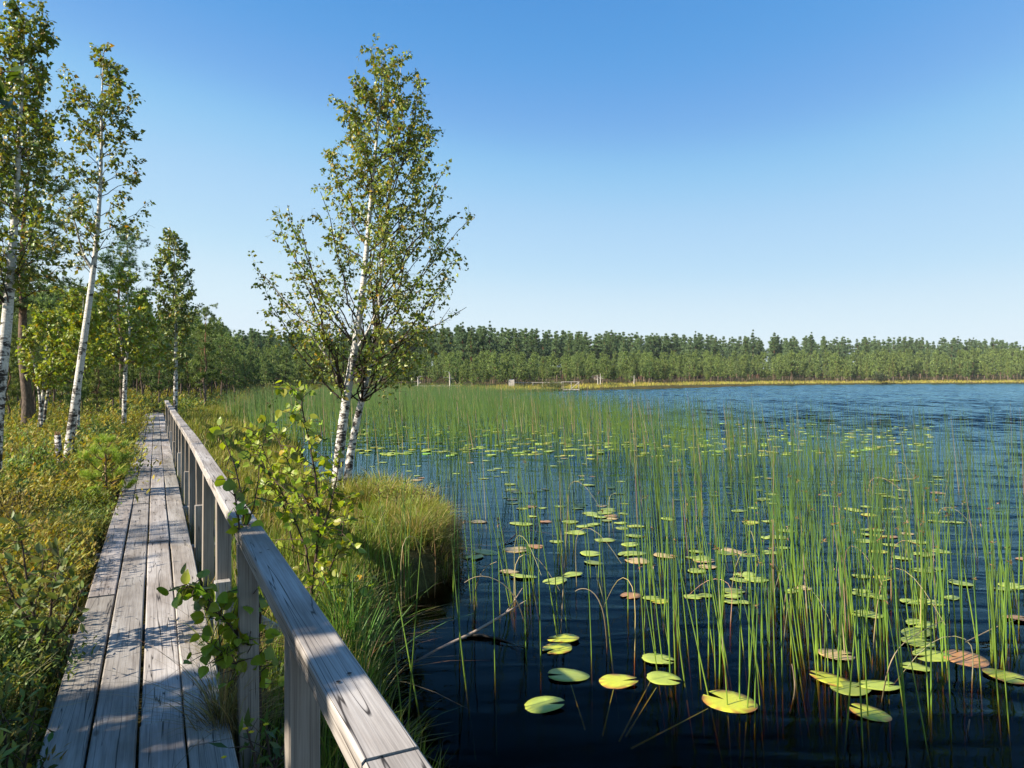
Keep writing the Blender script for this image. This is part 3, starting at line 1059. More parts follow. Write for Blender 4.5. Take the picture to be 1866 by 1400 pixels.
# tall forest behind: its front rank as trees, the depth of the wood as one mass
forestpine = [pine_parts(16.0, (.45, .5, .42, .38)[i], (2.5, 2.3, 2.7, 2.4)[i], 90 + i, 11, 6, 3, .55, .13, 8, .24,
                         col=((.17, .25, .10), (.15, .235, .10), (.20, .275, .09), (.14, .22, .11))[i], dark=(.065, .11, .052), trunk_cols=((.13, .07, .045), (.22, .10, .05)), top=(.06, .14, .05, .03)[i], taper=(1.0, .85, 1.15, 1.3)[i]) for i in range(4)]
cnt = 0
while cnt < 75:
    px = 380 + 1560 * (cnt + g.uniform(-.4, 1.4)) / 75
    ys = np.interp(px, *YSHORE)
    Y = ys * 1.25 + 40 + g.uniform(-6, 14)
    x = (px - CX) / FPX * Y
    z = float(height(x, Y))
    top = np.interp(px, *SKY_HIGH) + g.choice([-6, 0, 4, 9, 15], p=[.15, .3, .25, .2, .1]) + g.uniform(-3, 4)
    sc = (CZ - (top - HZ) / FPX * Y - z) / 16.0
    w = sc * g.uniform(.8, 1.15)
    pine_thing(forestpine[g.integers(4)], 'forest_pine', 'tall dark pine at the edge of the high forest beyond the bog', (x, Y, z), g.uniform(0, 6.28), (w, w, sc), group='tall pines of the far forest edge')
    cnt += 1


def mesh_arrays(me):
    V = np.empty(len(me.vertices) * 3)
    me.vertices.foreach_get('co', V)
    F = [p.vertices[:] for p in me.polygons]
    c = np.empty(len(me.vertices) * 4)
    me.color_attributes['col'].data.foreach_get('color', c)
    T = np.array([f for f in F if len(f) == 3], int).reshape(-1, 3)
    Q = np.array([f for f in F if len(f) == 4], int).reshape(-1, 4)
    return V.reshape(-1, 3), T, Q, c.reshape(-1, 4)[:, :3]


def mass(name, label, variants, spots, mat_i):
    """one object of kind stuff that holds a far-off wood"""
    objs = []
    for nm, mat, k in (('trunks', M_PINE, 0), ('crowns', M_NEEDLE, 1)):
        acc = Acc()
        arr = [mesh_arrays(v[k]) for v in variants]
        for (x, y, z, rz, w, sc, vi) in spots:
            V, T, Q, c = arr[vi % len(arr)]
            cs, sn = math.cos(rz), math.sin(rz)
            W = np.stack([(V[:, 0] * cs - V[:, 1] * sn) * w + x, (V[:, 0] * sn + V[:, 1] * cs) * w + y, V[:, 2] * sc + z], 1)
            acc.add(W, T, Q, c * (.85 + .3 * ((vi * 7919) % 10) / 10))
        objs.append((nm, mat, acc))
    root = empty(name)
    tag(root, label, 'forest', kind='stuff')
    for nm, mat, acc in objs:
        tag(acc.build('forest_' + nm, mat, root), kind='stuff')
    return root


lowres = [pine_parts(16.0, (.42, .2, .3)[i], 2.6, 95 + i, 10, 4, 2, .95, .24, 6, .2, top=.06, taper=1.05, col=(.18, .265, .105), dark=(.075, .12, .058), trunk_cols=((.13, .07, .045), (.2, .09, .05))) for i in range(3)]
spots = []
for i in range(620):
    px = g.uniform(330, 2100)
    ys = np.interp(px, *YSHORE)
    Y = ys * 1.25 + 46 + 80 * g.random()
    x = (px - CX) / FPX * Y
    z = float(height(x, Y))
    top = np.interp(px, *SKY_HIGH) + g.uniform(1, 16)
    sc = (CZ - (top - HZ) / FPX * Y - z) / 16.0
    spots.append((x, Y, z, g.uniform(0, 6.28), sc * g.uniform(.9, 1.25), sc, int(g.integers(30))))
mass('forest', 'dense dark pine forest closing the view behind the bog', lowres, spots, 0)
lowbog = [pine_parts(6.0, (.30, .24, .36)[i], 1.6, 105 + i, 8, 4, 2, .46, .12, 6, .09, col=(.26, .33, .085), dark=(.08, .13, .05), trunk_cols=((.16, .12, .09), (.17, .10, .06))) for i in range(3)]
spots = []
for i in range(1900):
    px = g.uniform(-1500, 2100) if i < 1500 else g.uniform(-400, 2000)
    ys = np.interp(px, *YSHORE)
    if px < 470:
        Y = (72 if px > -150 else 34) + 60 * g.random()
    else:
        Y = ys + 14 + (ys * .22 + 26) * g.random()
    x = (px - CX) / FPX * Y
    if float(sdf(x, Y)) < 6:
        continue
    z = float(height(x, Y))
    low = np.interp(px, *SKY_LOW)
    top = low + (HZ - low) * g.uniform(-.30, .70)
    sc = max(2.2, CZ - (top - HZ) / FPX * Y - z) / 6.0
    spots.append((x, Y, z, g.uniform(0, 6.28), sc * g.uniform(.5, .95), sc, int(g.integers(30))))
mass('bog_wood', 'light green low pine wood filling the bog behind the first pines', lowbog, spots, 0)

# ------------------------------------------------------------------ undergrowth


def clump(n, h, w, leaf, g, nst=9):
    """leaf cloud of a dwarf shrub: leaves on upright sprigs"""
    a = g.uniform(0, 6.28, nst)
    r = w * np.sqrt(g.random(nst))
    root = np.stack([r * np.cos(a), r * np.sin(a), np.zeros(nst)], 1)
    top = root * 1.25 + np.stack([g.normal(0, .04, nst), g.normal(0, .04, nst), h * g.uniform(.6, 1.1, nst)], 1)
    k = g.integers(nst, size=n)
    t = g.uniform(.2, 1, n) ** .6
    P = root[k] + (top[k] - root[k]) * t[:, None] + g.normal(0, .018, (n, 3))
    az = g.uniform(0, 6.28, n)
    D = np.stack([np.cos(az), np.sin(az), g.uniform(.2, 1.4, n)], 1)
    N = unit(np.stack([-np.cos(az) * .6, -np.sin(az) * .6, np.ones(n)], 1) + g.normal(0, .3, (n, 3)))
    return P, unit(D), N, leaf * g.uniform(.7, 1.25, n)


HEATH = [(.11, .16, .035), (.17, .21, .04), (.24, .24, .04), (.28, .245, .04), (.28, .235, .042), (.24, .175, .04)]


def scatter(acc, spots, tmpl, g, leaf_t, cols, hs=1.0):
    for (x, y, z, sc, ci) in spots:
        P, D, N, S = tmpl[g.integers(len(tmpl))]
        a = g.uniform(0, 6.28)
        c, s = math.cos(a), math.sin(a)
        M = np.array([[c, -s, 0], [s, c, 0], [0, 0, 1]])
        stamp(acc, *leaf_t, P @ M.T * sc * np.array([1, 1, hs]) + (x, y, z), D @ M.T, N @ M.T, S * (.6 + .4 * sc), vary(cols[ci % len(cols)], len(P), .22, g, .1))


g = np.random.default_rng(5)
T_near = [clump(240, .34, .17, .046, g, 13) for _ in range(6)]
T_mid = [clump(110, .36, .26, .072, g, 12) for _ in range(5)]
T_far = [clump(55, .45, .50, .16, g, 12) for _ in range(4)]
acc_n, acc_m, acc_f = Acc(), Acc(), Acc()


def heath_ok(x, y):
    s, v = x * U[0] + y * U[1], x * RV[0] + y * RV[1]
    walk = (v > -.64) & (v < .55) & (s < 37.3)
    bank = (v > .3) & (s < 31)
    return ~walk & ~bank & (sdf(x, y) > 1.5)


for n, ylo, yhi, tm, ac, sc, hs in ((900, .8, 9, T_near, acc_n, (.75, 1.35), 1), (3600, 9, 26, T_mid, acc_m, (.85, 1.6), 1), (4600, 26, 105, T_far, acc_f, (.8, 1.5), 1)):
    m = n * 3
    Y = np.sqrt(g.uniform(ylo ** 2, yhi ** 2, m)) if ylo < 20 else ylo + (yhi - ylo) * g.random(m)
    xl, xr = (-.9 * Y - .6, -.26 * Y + .1) if ylo < 20 else (-1.25 * Y, -.05 * Y)
    X = xl + (xr - xl) * g.random(m)
    ok = heath_ok(X, Y)
    X, Y = X[ok][:n], Y[ok][:n]
    Z = height(X, Y) - .04
    m_ = 1.05 + .7 * wob(X, Y, .8, 8) + .25 * wob(X, Y, 2.4, 4)      # hummocks and hollows
    X, Y, Z = X[m_ > .55], Y[m_ > .55], Z[m_ > .55]
    m_ = m_[m_ > .55]
    ci = np.clip(((wob(X, Y, 1.1, 3) * 1.25 + 1) * 2.4 + g.normal(0, .6, len(X))), 0, 5).astype(int)
    scatter(ac, list(zip(X, Y, Z, g.uniform(*sc, len(X)) * m_, ci)), tm, g, (NARROW_V, NARROW_T), HEATH)
for nm, ac in (('heath_undergrowth', acc_n), ('heath_undergrowth', acc_m), ('heath_undergrowth', acc_f)):
    pass
hv = Acc()
for ac in (acc_n, acc_m, acc_f):
    V, T, Q, c = ac.arrays()
    hv.add(V, T, None, c)
tag(hv.build('heath_undergrowth', M_HEATH), 'knee high yellow green and rusty dwarf shrubs covering the bog', 'undergrowth', kind='stuff')


def blades(acc, P, H, W, lean, bend, cb, ct, g, k=4):
    """curved grass blades; lean (n,2)"""
    n = len(P)
    t = np.linspace(0, 1, k)
    P = np.asarray(P, float)
    H, W = np.broadcast_to(H, (n,)), np.broadcast_to(W, (n,))
    d = np.concatenate([lean, np.zeros((n, 1))], 1)
    cen = P[:, None] + (np.array([0, 0, 1.0])[None, None] * (H[:, None] * (t - .35 * bend[:, None] * t ** 2.5))[..., None]) + d[:, None] * (H[:, None] * t ** 2)[..., None]
    a = g.uniform(0, 6.28, n)
    sd = np.stack([np.cos(a), np.sin(a), np.zeros(n)], 1)
    w = W[:, None] * (1 - t[None, :-1] ** 2 * .6)
    L = cen[:, :-1] - sd[:, None] * w[..., None] / 2
    Rr = cen[:, :-1] + sd[:, None] * w[..., None] / 2
    V = np.concatenate([L, Rr, cen[:, -1:]], 1)
    m = 2 * (k - 1) + 1
    b = (np.arange(n) * m)[:, None]
    Q = np.concatenate([np.stack([b + i, b + k - 1 + i, b + k + i, b + i + 1], -1) for i in range(k - 2)], 1).reshape(-1, 4)
    T = np.stack([b + k - 2, b + 2 * (k - 1) - 1, b + m - 1], -1).reshape(-1, 3)
    tt = np.concatenate([t[:-1], t[:-1], [1.0]])
    col = cb[:, None] * (1 - tt[None, :, None]) + ct[:, None] * tt[None, :, None]
    acc.add(V.reshape(-1, 3), T=T, Q=Q, col=col.reshape(-1, 3))


def grass(acc, X, Y, h, w, green, g, lean=.35, straw=.15, z=None, k=4):
    n = len(X)
    Z = height(X, Y) - .02 if z is None else z
    a = g.uniform(0, 6.28, n)
    l = lean * np.abs(g.normal(0, 1, n))
    ln = np.stack([np.cos(a) * l + .06, np.sin(a) * l], 1)
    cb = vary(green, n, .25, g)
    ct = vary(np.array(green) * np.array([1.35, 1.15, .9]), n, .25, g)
    st = g.random(n) < straw
    cb[st] = vary((.24, .18, .07), int(st.sum()), .2, g)
    ct[st] = vary((.34, .27, .12), int(st.sum()), .2, g)
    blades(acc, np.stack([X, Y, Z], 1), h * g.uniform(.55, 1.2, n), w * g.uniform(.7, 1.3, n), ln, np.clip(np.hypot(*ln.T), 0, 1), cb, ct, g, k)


def pick(n, fx, g, cond):
    X, Y = fx(n * 4)
    ok = cond(X, Y)
    return X[ok][:n], Y[ok][:n]


# the bank between the railing and the lake
acc = Acc()


def sv(smin, smax, vmin, vmax, pw=1.0):
    def f(m):
        s = smin + (smax - smin) * g.random(m) ** pw
        v = vmin + (vmax - vmin) * g.random(m)
        return s * U[0] + v * RV[0], s * U[1] + v * RV[1]
    return f


X, Y = pick(9000, sv(1.0, 8, .52, 2.2), g, lambda x, y: (sdf(x, y) > -.12) & (wob(x, y, .35, 7) > -.55))
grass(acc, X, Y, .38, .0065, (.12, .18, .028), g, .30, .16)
X, Y = pick(13000, sv(7, 19, .50, 4.5), g, lambda x, y: (sdf(x, y) > -.1))
grass(acc, X, Y, .30, .010, (.16, .19, .03), g, .38, .2)
X, Y = pick(16000, sv(18, 46, .45, 16), g, lambda x, y: (sdf(x, y) > -.3) & (sdf(x, y) < 8))
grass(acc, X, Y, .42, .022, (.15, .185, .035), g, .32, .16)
# a thin growth among the heath and along the plank edges
X, Y = pick(3000, sv(1.2, 16, -.85, -.47), g, lambda x, y: wob(x, y, .5, 2) > -.2)
grass(acc, X, Y, .34, .006, (.10, .125, .03), g, .4, .35)
X, Y = pick(2500, lambda m: ((lambda yy: (-.80 * yy + .42 * yy * g.random(m), yy))(2 + 12 * g.random(m))), g, lambda x, y: heath_ok(x, y) & (wob(x, y, .8, 6) > .1))
grass(acc, X, Y, .50, .006, (.11, .13, .03), g, .4, .35)
X, Y = pick(1500, sv(1.3, 22, .30, .46), g, lambda x, y: wob(x, y, .5, 8) > .15)
grass(acc, X, Y, .40, .006, (.10, .135, .03), g, .4, .3)
BANK = acc
tag(acc.build('bank_grass', M_GRASS), 'green sedge and grass covering the bank between railing and lake', 'grass', kind='stuff')

# sedge belt along the opposite shore
acc = Acc()
n = 26000
px = g.uniform(430, 1960, n)
ys = np.interp(px, *YSHORE)
Y = ys - 3 + (14 + ys * .05) * g.random(n)
X = (px - CX) / FPX * Y
ok = (sdf(X, Y) > -.4)
X, Y = X[ok], Y[ok]
far_k = np.clip(Y / 120, .6, 2.2)
grass(acc, X, Y, .55 * (1 + .25 * wob(X, Y, 6, 3)), .05 * far_k, (.33, .32, .06), g, .3, .25, k=3)
tag(acc.build('shore_sedge', M_GRASS), 'yellow green sedge belt fringing the opposite shore', 'sedge', kind='stuff')

# ------------------------------------------------------------------ single plants of the foreground


def tussock(name, label, x, y, r, n, h, w, col, straw, lean=.5, cat='grass tussock', z=None):
    """ragged tussock: many small tufts, each with its own height, slant and colour, and a skirt of dead blades"""
    g = np.random.default_rng(int(abs(x * 977 + y * 131)))
    o = empty(name, (x, y, float(height(x, y)) if z is None else z))
    tag(o, label, cat)
    nt_ = max(3, int(60 * r))
    ta, tr_ = g.uniform(0, 6.28, nt_), r * np.sqrt(g.random(nt_))
    tx, ty = tr_ * np.cos(ta), tr_ * np.sin(ta) * .9
    th = h * g.uniform(.55, 1.35, nt_) * (1.12 - .6 * (tr_ / r) ** 2)
    tcol = vary(col, nt_, .28, g, .14)
    tslant = np.stack([g.normal(.08, .22, nt_) + .5 * tx / r * .6, g.normal(0, .22, nt_) + .5 * ty / r * .6], 1)
    k = g.integers(nt_, size=n)
    sp = .028 + .05 * r
    ox, oy = g.normal(0, sp, n), g.normal(0, sp, n)
    X, Y = tx[k] + ox, ty[k] + oy
    acc = Acc()
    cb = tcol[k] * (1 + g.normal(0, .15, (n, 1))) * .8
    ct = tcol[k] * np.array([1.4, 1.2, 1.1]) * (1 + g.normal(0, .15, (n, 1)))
    st = g.random(n) < straw
    cb[st] = vary((.20, .14, .06), int(st.sum()), .25, g)
    ct[st] = vary((.42, .33, .16), int(st.sum()), .25, g)
    a = np.arctan2(oy, ox) + g.normal(0, .6, n)
    l = np.abs(g.normal(0, lean, n)) * .55 + np.hypot(ox, oy) * 3.0
    ln = tslant[k] + np.stack([np.cos(a) * l, np.sin(a) * l], 1)
    rr = np.hypot(X, Y)
    skirt = (rr > r * .75) & (g.random(n) < .6)
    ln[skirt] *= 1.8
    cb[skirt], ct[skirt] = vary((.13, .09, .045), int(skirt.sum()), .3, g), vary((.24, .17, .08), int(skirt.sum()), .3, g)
    z0 = np.maximum(height(X + x, Y + y), -.05) - o.location[2] - .04 if z is None else np.full(n, -.02)
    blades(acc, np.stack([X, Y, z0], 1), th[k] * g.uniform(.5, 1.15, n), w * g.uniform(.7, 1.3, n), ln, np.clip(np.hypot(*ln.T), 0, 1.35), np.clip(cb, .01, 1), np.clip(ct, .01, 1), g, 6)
    acc.build('blades', M_GRASS, o)
    return o


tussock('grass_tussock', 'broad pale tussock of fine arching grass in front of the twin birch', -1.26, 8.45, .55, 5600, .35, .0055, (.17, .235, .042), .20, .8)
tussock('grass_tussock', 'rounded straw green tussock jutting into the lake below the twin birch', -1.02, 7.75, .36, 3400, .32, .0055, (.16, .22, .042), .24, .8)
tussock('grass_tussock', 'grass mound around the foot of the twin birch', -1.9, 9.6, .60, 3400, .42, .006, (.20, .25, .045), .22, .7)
tussock('grass_tussock', 'green sedge tuft beside the railing near the dark water', -1.34, 5.55, .26, 1300, .62, .007, (.10, .20, .03), .08, .35)
tussock('grass_tussock', 'long leaved green sedge tuft at the water edge below the railing', -1.08, 4.75, .22, 800, .62, .008, (.06, .13, .03), .08, .45)
tussock('grass_tussock', 'dim sedge tuft under the nearest length of top rail', -.80, 3.95, .18, 420, .50, .007, (.06, .10, .03), .12, .5)
tussock('grass_tussock', 'dry straw tuft leaning over the plank edge at the stub post', *((3.55 * U + .31 * RV)[:2]), .10, 520, .40, .0035, (.16, .15, .05), .7, 1.0, z=.44)
tussock('grass_tussock', 'green and straw grass tuft hanging over the plank edge', *((4.5 * U + .33 * RV)[:2]), .12, 420, .42, .004, (.16, .20, .04), .35, .8, z=.42)
tussock('grass_tussock', 'grass tuft growing by the heath side of the planks', *((6.2 * U - .66 * RV)[:2]), .20, 700, .50, .005, (.13, .15, .035), .3, .6)


def sapling(name, label, stems, seed, leaf, nsd, ltw, col, cat='birch sapling', mat=None, tmpl=(FINE_V, FINE_T), yellow=.06, t0=.15, dense=1.0, stem_col=(.06, .04, .03), up=.1, lw=1.0, share=()):
    """stems: list of (k,4) world polylines; side twigs carry the leaves"""
    g = np.random.default_rng(seed)
    stems = [np.asarray(s, float).copy() for s in stems]
    base = stems[0][0, :3].copy()
    o = empty(name, base)
    tag(o, label, cat)
    sa = Acc()
    P, D = [], []
    for q_, s in enumerate(stems):
        s[:, :3] -= base
        tubes(sa, s[None, :, :3], s[None, :, 3], 7, stem_col)
        L = np.linalg.norm(np.diff(s[:, :3], axis=0), axis=1).sum() * (share[q_] if share else 1)
        for i in range(int(nsd * L)):
            t = t0 + (1 - t0) * (i + g.random()) / max(1, int(nsd * L))
            k = t * (len(s) - 1)
            i0 = min(len(s) - 2, int(k))
            p = s[i0, :3] + (s[i0 + 1, :3] - s[i0, :3]) * (k - i0)
            d = unit(rand_dirs(1, g)[0] * np.array([1, 1, .6]) + np.array([0, 0, .35]))
            l = ltw * g.uniform(.5, 1.2) * (1.15 - .5 * t)
            q = bez(p, p + d * l * .5, p + d * l + np.array([0, 0, -.08 * l]), 4)
            tubes(sa, q[None], np.array([[.0032, .0026, .002, .0012]]), 4, np.array(stem_col) * 1.2)
            for f in np.linspace(.2, 1, max(2, int(dense * l / (leaf * .55)))):
                P.append(q[0] + (q[-1] - q[0]) * f)
                D.append(unit(d * .4 + rand_dirs(1, g)[0] * .8 + np.array([0, 0, up - .4])))
        P.append(s[-1, :3])
        D.append(np.array([0, .1, .6]))
    sa.build('stem', M_TWIG, o, smooth=True)
    n = len(P)
    cc = vary(col, n, .18, g, .08)
    y = g.random(n) < yellow
    cc[y] = vary((.30, .24, .02), int(y.sum()), .15, g)
    la = Acc()
    S = leaf * g.uniform(.6, 1.2, n)
    stamp(la, *tmpl, P, D, unit(rand_dirs(n, g) * .8 + np.array([-.35, -.25, .6])), np.stack([S * lw, S, S], 1), cc)
    la.build('foliage', mat or M_SAP_LEAF, o)
    return o


sapling('birch_sapling', 'leafy birch sapling growing up through the railing beside the stub post',
        [px_stem([(474, 1350, .010), (473, 1250, .009), (470, 1185, .0085), (452, 1110, .007), (444, 1040, .006), (436, 960, .005), (428, 900, .003)], 3.3, -.05),
         px_stem([(470, 1185, .006), (475, 1120, .006), (458, 1040, .005), (446, 970, .0045), (440, 900, .004), (428, 850, .003), (408, 800, .002), (400, 775, .0015)], 3.3, .1),
         px_stem([(448, 965, .004), (462, 925, .003), (470, 880, .0025), (474, 840, .0015)], 3.35, .05),
         px_stem([(470, 1190, .006), (440, 1165, .005), (410, 1130, .004), (370, 1080, .0025), (338, 1065, .0015)], 3.3, -.25),
         px_stem([(472, 1230, .005), (440, 1215, .004), (405, 1190, .003), (375, 1170, .0015)], 3.3, -.2)],
        31, .060, 40, .12, (.22, .29, .028), dense=.75, share=(.75, .40, .10, 2.2, 2.4))
sapling('birch_sapling', 'tall birch sapling with broad yellow green leaves just behind the top rail',
        [px_stem([(572, 1180, .013), (566, 1090, .012), (578, 1000, .010), (580, 930, .009), (574, 860, .007), (562, 800, .005), (552, 750, .004), (546, 705, .002)], 5.0),
         px_stem([(568, 1080, .008), (558, 1000, .007), (530, 930, .006), (500, 870, .004), (478, 815, .0025), (462, 785, .0015)], 5.0, .3),
         px_stem([(579, 990, .007), (600, 930, .006), (612, 880, .005), (620, 830, .003)], 5.0, .2),
         px_stem([(572, 1100, .007), (600, 1040, .006), (622, 985, .004), (628, 940, .002)], 5.0, -.2),
         px_stem([(576, 950, .006), (545, 890, .005), (520, 830, .004), (500, 790, .002)], 5.0, .25),
         px_stem([(575, 1130, .006), (615, 1090, .005), (650, 1050, .003)], 5.0, .1)],
        32, .060, 28, .24, (.22, .28, .028), dense=.75)
sapling('birch_sapling', 'small birch sapling with sparse leaves between railing and tussock',
        [px_stem([(535, 1000, .008), (520, 930, .007), (500, 880, .005), (470, 830, .003), (455, 800, .002)], 6.4), px_stem([(525, 950, .005), (560, 890, .004), (590, 850, .002)], 6.4)],
        33, .062, 24, .24, (.20, .26, .025), dense=.8)
sapling('leafy_shrub', 'grey green leafy shrub with forked dark stems beside the near planks',
        [px_stem([(72, 1260, .012), (70, 1170, .010), (60, 1110, .008), (48, 1050, .006), (40, 990, .004), (34, 955, .002)], 4.1), px_stem([(72, 1190, .009), (92, 1120, .007), (98, 1060, .005), (110, 1015, .002)], 4.1, -.1),
         px_stem([(66, 1150, .007), (30, 1100, .006), (8, 1050, .004), (-10, 1000, .002)], 4.1, .1), px_stem([(80, 1180, .007), (112, 1150, .006), (135, 1110, .004), (150, 1075, .002)], 4.1),
         px_stem([(60, 1120, .006), (75, 1060, .004), (80, 1000, .002)], 4.1, .2)],
        34, .072, 30, .15, (.12, .16, .05), cat='shrub', mat=M_HEATH, tmpl=(OVAL_V, OVAL_T), up=.75, yellow=.01, dense=1.1, lw=.95)
sapling('bilberry_shrub', 'dark leafy bilberry shrub in shade at the lower edge of the planks',
        [px_stem([(20, 1480, .008), (15, 1400, .007), (8, 1330, .005), (0, 1290, .002)], 2.9), px_stem([(30, 1470, .007), (45, 1400, .006), (55, 1345, .004), (62, 1300, .002)], 2.9),
         px_stem([(0, 1460, .007), (-15, 1380, .006), (-25, 1310, .003)], 2.9), px_stem([(35, 1460, .006), (62, 1420, .005), (85, 1380, .002)], 2.9)],
        35, .045, 40, .12, (.065, .10, .02), cat='shrub', mat=M_HEATH, tmpl=(OVAL_V, OVAL_T), up=.7, yellow=.1, dense=1.5, lw=.9)

# bur marigold with yellow flowers at the foot of the railing
fo = sapling('marigold_plant', 'low leafy plant with small yellow flowers at the foot of the nearest post',
             [px_stem([(470, 1440, .006), (465, 1380, .005), (450, 1330, .003)], 2.65), px_stem([(500, 1440, .006), (490, 1370, .005), (485, 1325, .002)], 2.65), px_stem([(530, 1450, .006), (535, 1380, .004), (545, 1330, .002)], 2.65),
              px_stem([(485, 1440, .005), (505, 1390, .004), (520, 1350, .002)], 2.65)], 36, .07, 34, .14, (.05, .095, .02), cat='flowering plant', tmpl=(NARROW_V, NARROW_T), up=.6, yellow=0, lw=1.1)
fb = np.array(fo.location)
for (px, py) in [(485, 1322), (458, 1336), (447, 1330), (408, 1382)]:
    acc = Acc()
    c = at(px, py, 2.62) - fb
    n = 9
    a = np.arange(n) * 2 * np.pi / n
    stamp(acc, OVAL_V, OVAL_T, np.tile(c, (n, 1)), np.stack([np.cos(a), np.sin(a), np.full(n, .45)], 1), np.tile([0, 0, 1.0], (n, 1)), .013, vary((.75, .48, .01), n, .05))
    acc.build('flower', M_FLOWER, fo)


sapling('mound_shrub', 'light green sprigs of a low shrub on the top of the pale tussock', [px_stem([(690 + 14 * i, 960 - 6 * (i % 3), .004), (692 + 15 * i, 915 - 9 * (i % 2), .003), (690 + 17 * i, 880 + 7 * (i % 3), .0015)], 8.6, .1 * i) for i in range(7)],
        38, .05, 26, .13, (.24, .28, .05), cat='shrub', mat=M_HEATH, tmpl=(NARROW_V, NARROW_T), up=.7, yellow=.02, dense=1.4)
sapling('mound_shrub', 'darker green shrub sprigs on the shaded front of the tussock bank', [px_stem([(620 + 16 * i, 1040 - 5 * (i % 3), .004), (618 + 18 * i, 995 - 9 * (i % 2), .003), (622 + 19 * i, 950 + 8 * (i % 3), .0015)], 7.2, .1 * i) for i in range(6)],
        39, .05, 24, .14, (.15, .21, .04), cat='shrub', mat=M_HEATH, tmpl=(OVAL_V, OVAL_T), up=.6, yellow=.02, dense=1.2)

# leafy bushes standing out of the heath
g = np.random.default_rng(909)
bush_parts = []
for i, (bc, lf, tm_) in enumerate([((.13, .19, .04), .045, (OVAL_V, OVAL_T)), ((.20, .25, .05), .04, (NARROW_V, NARROW_T)), ((.10, .16, .05), .05, (OVAL_V, OVAL_T)), ((.26, .22, .05), .04, (NARROW_V, NARROW_T))]):
    sa, la = Acc(), Acc()
    P, D = [], []
    for k in range(14):
        a, rr = g.uniform(0, 6.28), .30 * math.sqrt(g.random())
        tip = np.array([rr * math.cos(a) * 1.3, rr * math.sin(a) * 1.3, .62 * (1 - .9 * rr ** 2 / .09 * .4) * g.uniform(.7, 1.1)])
        q = bez(np.array([tip[0] * .25, tip[1] * .25, -.05]), np.array([tip[0] * .5, tip[1] * .5, tip[2] * .6]), tip, 6)
        tubes(sa, q[None], np.linspace(.006, .002, 6)[None], 4, (.07, .05, .04))
        for _ in range(42):
            t = g.uniform(.3, 1)
            kk = int(t * 4.99)
            P.append(q[kk] + (q[kk + 1] - q[kk]) * (t * 5 - kk) + g.normal(0, .03, 3))
            D.append(unit(rand_dirs(1, g)[0] + np.array([0, 0, .9])))
    stamp(la, *tm_, P, D, unit(rand_dirs(len(P), g) + np.array([-.3, -.2, .6])), lf * g.uniform(.7, 1.3, len(P)), vary(bc, len(P), .2, g, .1))
    bush_parts.append((sa.mesh('stem', M_TWIG), la.mesh('foliage', M_HEATH)))
BUSH_LABEL = ['dark green oval leaved bush rising out of the heath', 'yellow green narrow leaved bush rising out of the heath', 'blue green bush rising out of the heath', 'rusty olive bush rising out of the heath']
cnt = 0
while cnt < 62:
    Y = 4.2 + 24 * g.random() ** 1.2
    X = g.uniform(-.76 * Y, -.33 * Y)
    if X * RV[0] + Y * RV[1] > -.95 and Y < 18 or abs(X + 5.3) < .8 and abs(Y - 9.4) < 1.1:
        continue
    if not bool(heath_ok(np.array([X]), np.array([Y]))[0]):
        continue
    v = g.integers(4)
    o = empty('heath_bush', (X, Y, float(height(X, Y))), g.uniform(0, 6.28))
    o.scale = (g.uniform(.55, 1.1) * (1 + Y * .025),) * 3
    tag(o, BUSH_LABEL[v], 'bush', BUSH_LABEL[v].replace(' bush rising', ' bushes rising'))
    for nm, me in zip(('stem', 'foliage'), bush_parts[v]):
        c = bpy.data.objects.new(nm, me)
        C.objects.link(c)
        c.parent = o
    cnt += 1


def pine_sapling(label, x, y, h, seed, col=(.27, .36, .05)):
    """young pine: a leader and whorls of upturned shoots, each a bottle brush of needles"""
    g = np.random.default_rng(seed)
    o = empty('pine_sapling', (x, y, float(height(x, y))))
    tag(o, label, 'pine sapling')
    ta, na = Acc(), Acc()
    st = np.array([[0, 0, -.1], [.01 * h, 0, h * .3], [-.01 * h, .01 * h, h * .65], [0, 0, h * .93]])
    tubes(ta, st[None], (np.array([.020, .016, .011, .004]) * h)[None], 6, (.16, .11, .08))
    shoots = [(st[3] - (0, 0, .16 * h), np.array([0, 0, 1.0]), .26 * h)]
    for w in range(5):
        z = h * (.18 + .17 * w)
        L = h * (.40, .38, .33, .25, .15)[w]
        nb = 6 if w < 4 else 5
        for b in range(nb):
            az = b * 6.283 / nb + w * .6 + g.normal(0, .2)
            d = np.array([math.cos(az), math.sin(az), g.uniform(.35, .7) + .15 * w])
            c = np.array([0, 0, z])
            tip = c + unit(d) * L * g.uniform(.8, 1.15)
            tubes(ta, np.array([[c, (c + tip) / 2 + (0, 0, -.03 * h), tip]]), (np.array([.008, .006, .003]) * h)[None], 4, (.17, .12, .08))
            shoots.append((tip - unit(d) * L * .30, unit(unit(d) + (0, 0, .35)), L * .42))
            for s_ in range(3 if w < 3 else 1):
                q = c + (tip - c) * g.uniform(.45, .95)
                dd = unit(unit(d) * .7 + rand_dirs(1, g)[0] * .6 + (0, 0, .35))
                shoots.append((q, dd, L * g.uniform(.26, .40)))
    for p_, d_, l_ in shoots:
        n = int(60 + 320 * l_ / h)
        t = g.random(n)
        P = p_ + d_ * (t * l_)[:, None]
        D = unit(d_ * .75 + rand_dirs(n, g) * .75)
        S = np.stack([np.full(n, .024), .075 * min(1.6, h) ** .5 * g.uniform(.7, 1.15, n), np.ones(n)], 1)
        stamp(na, NEEDLE_V, NEEDLE_T, P, D, rand_dirs(n, g), S, vary(col, n, .18, g, .06) * (.75 + .5 * t[:, None]))
    ta.build('trunk', M_PINE, o)
    na.build('crown', M_NEEDLE, o)
    return o


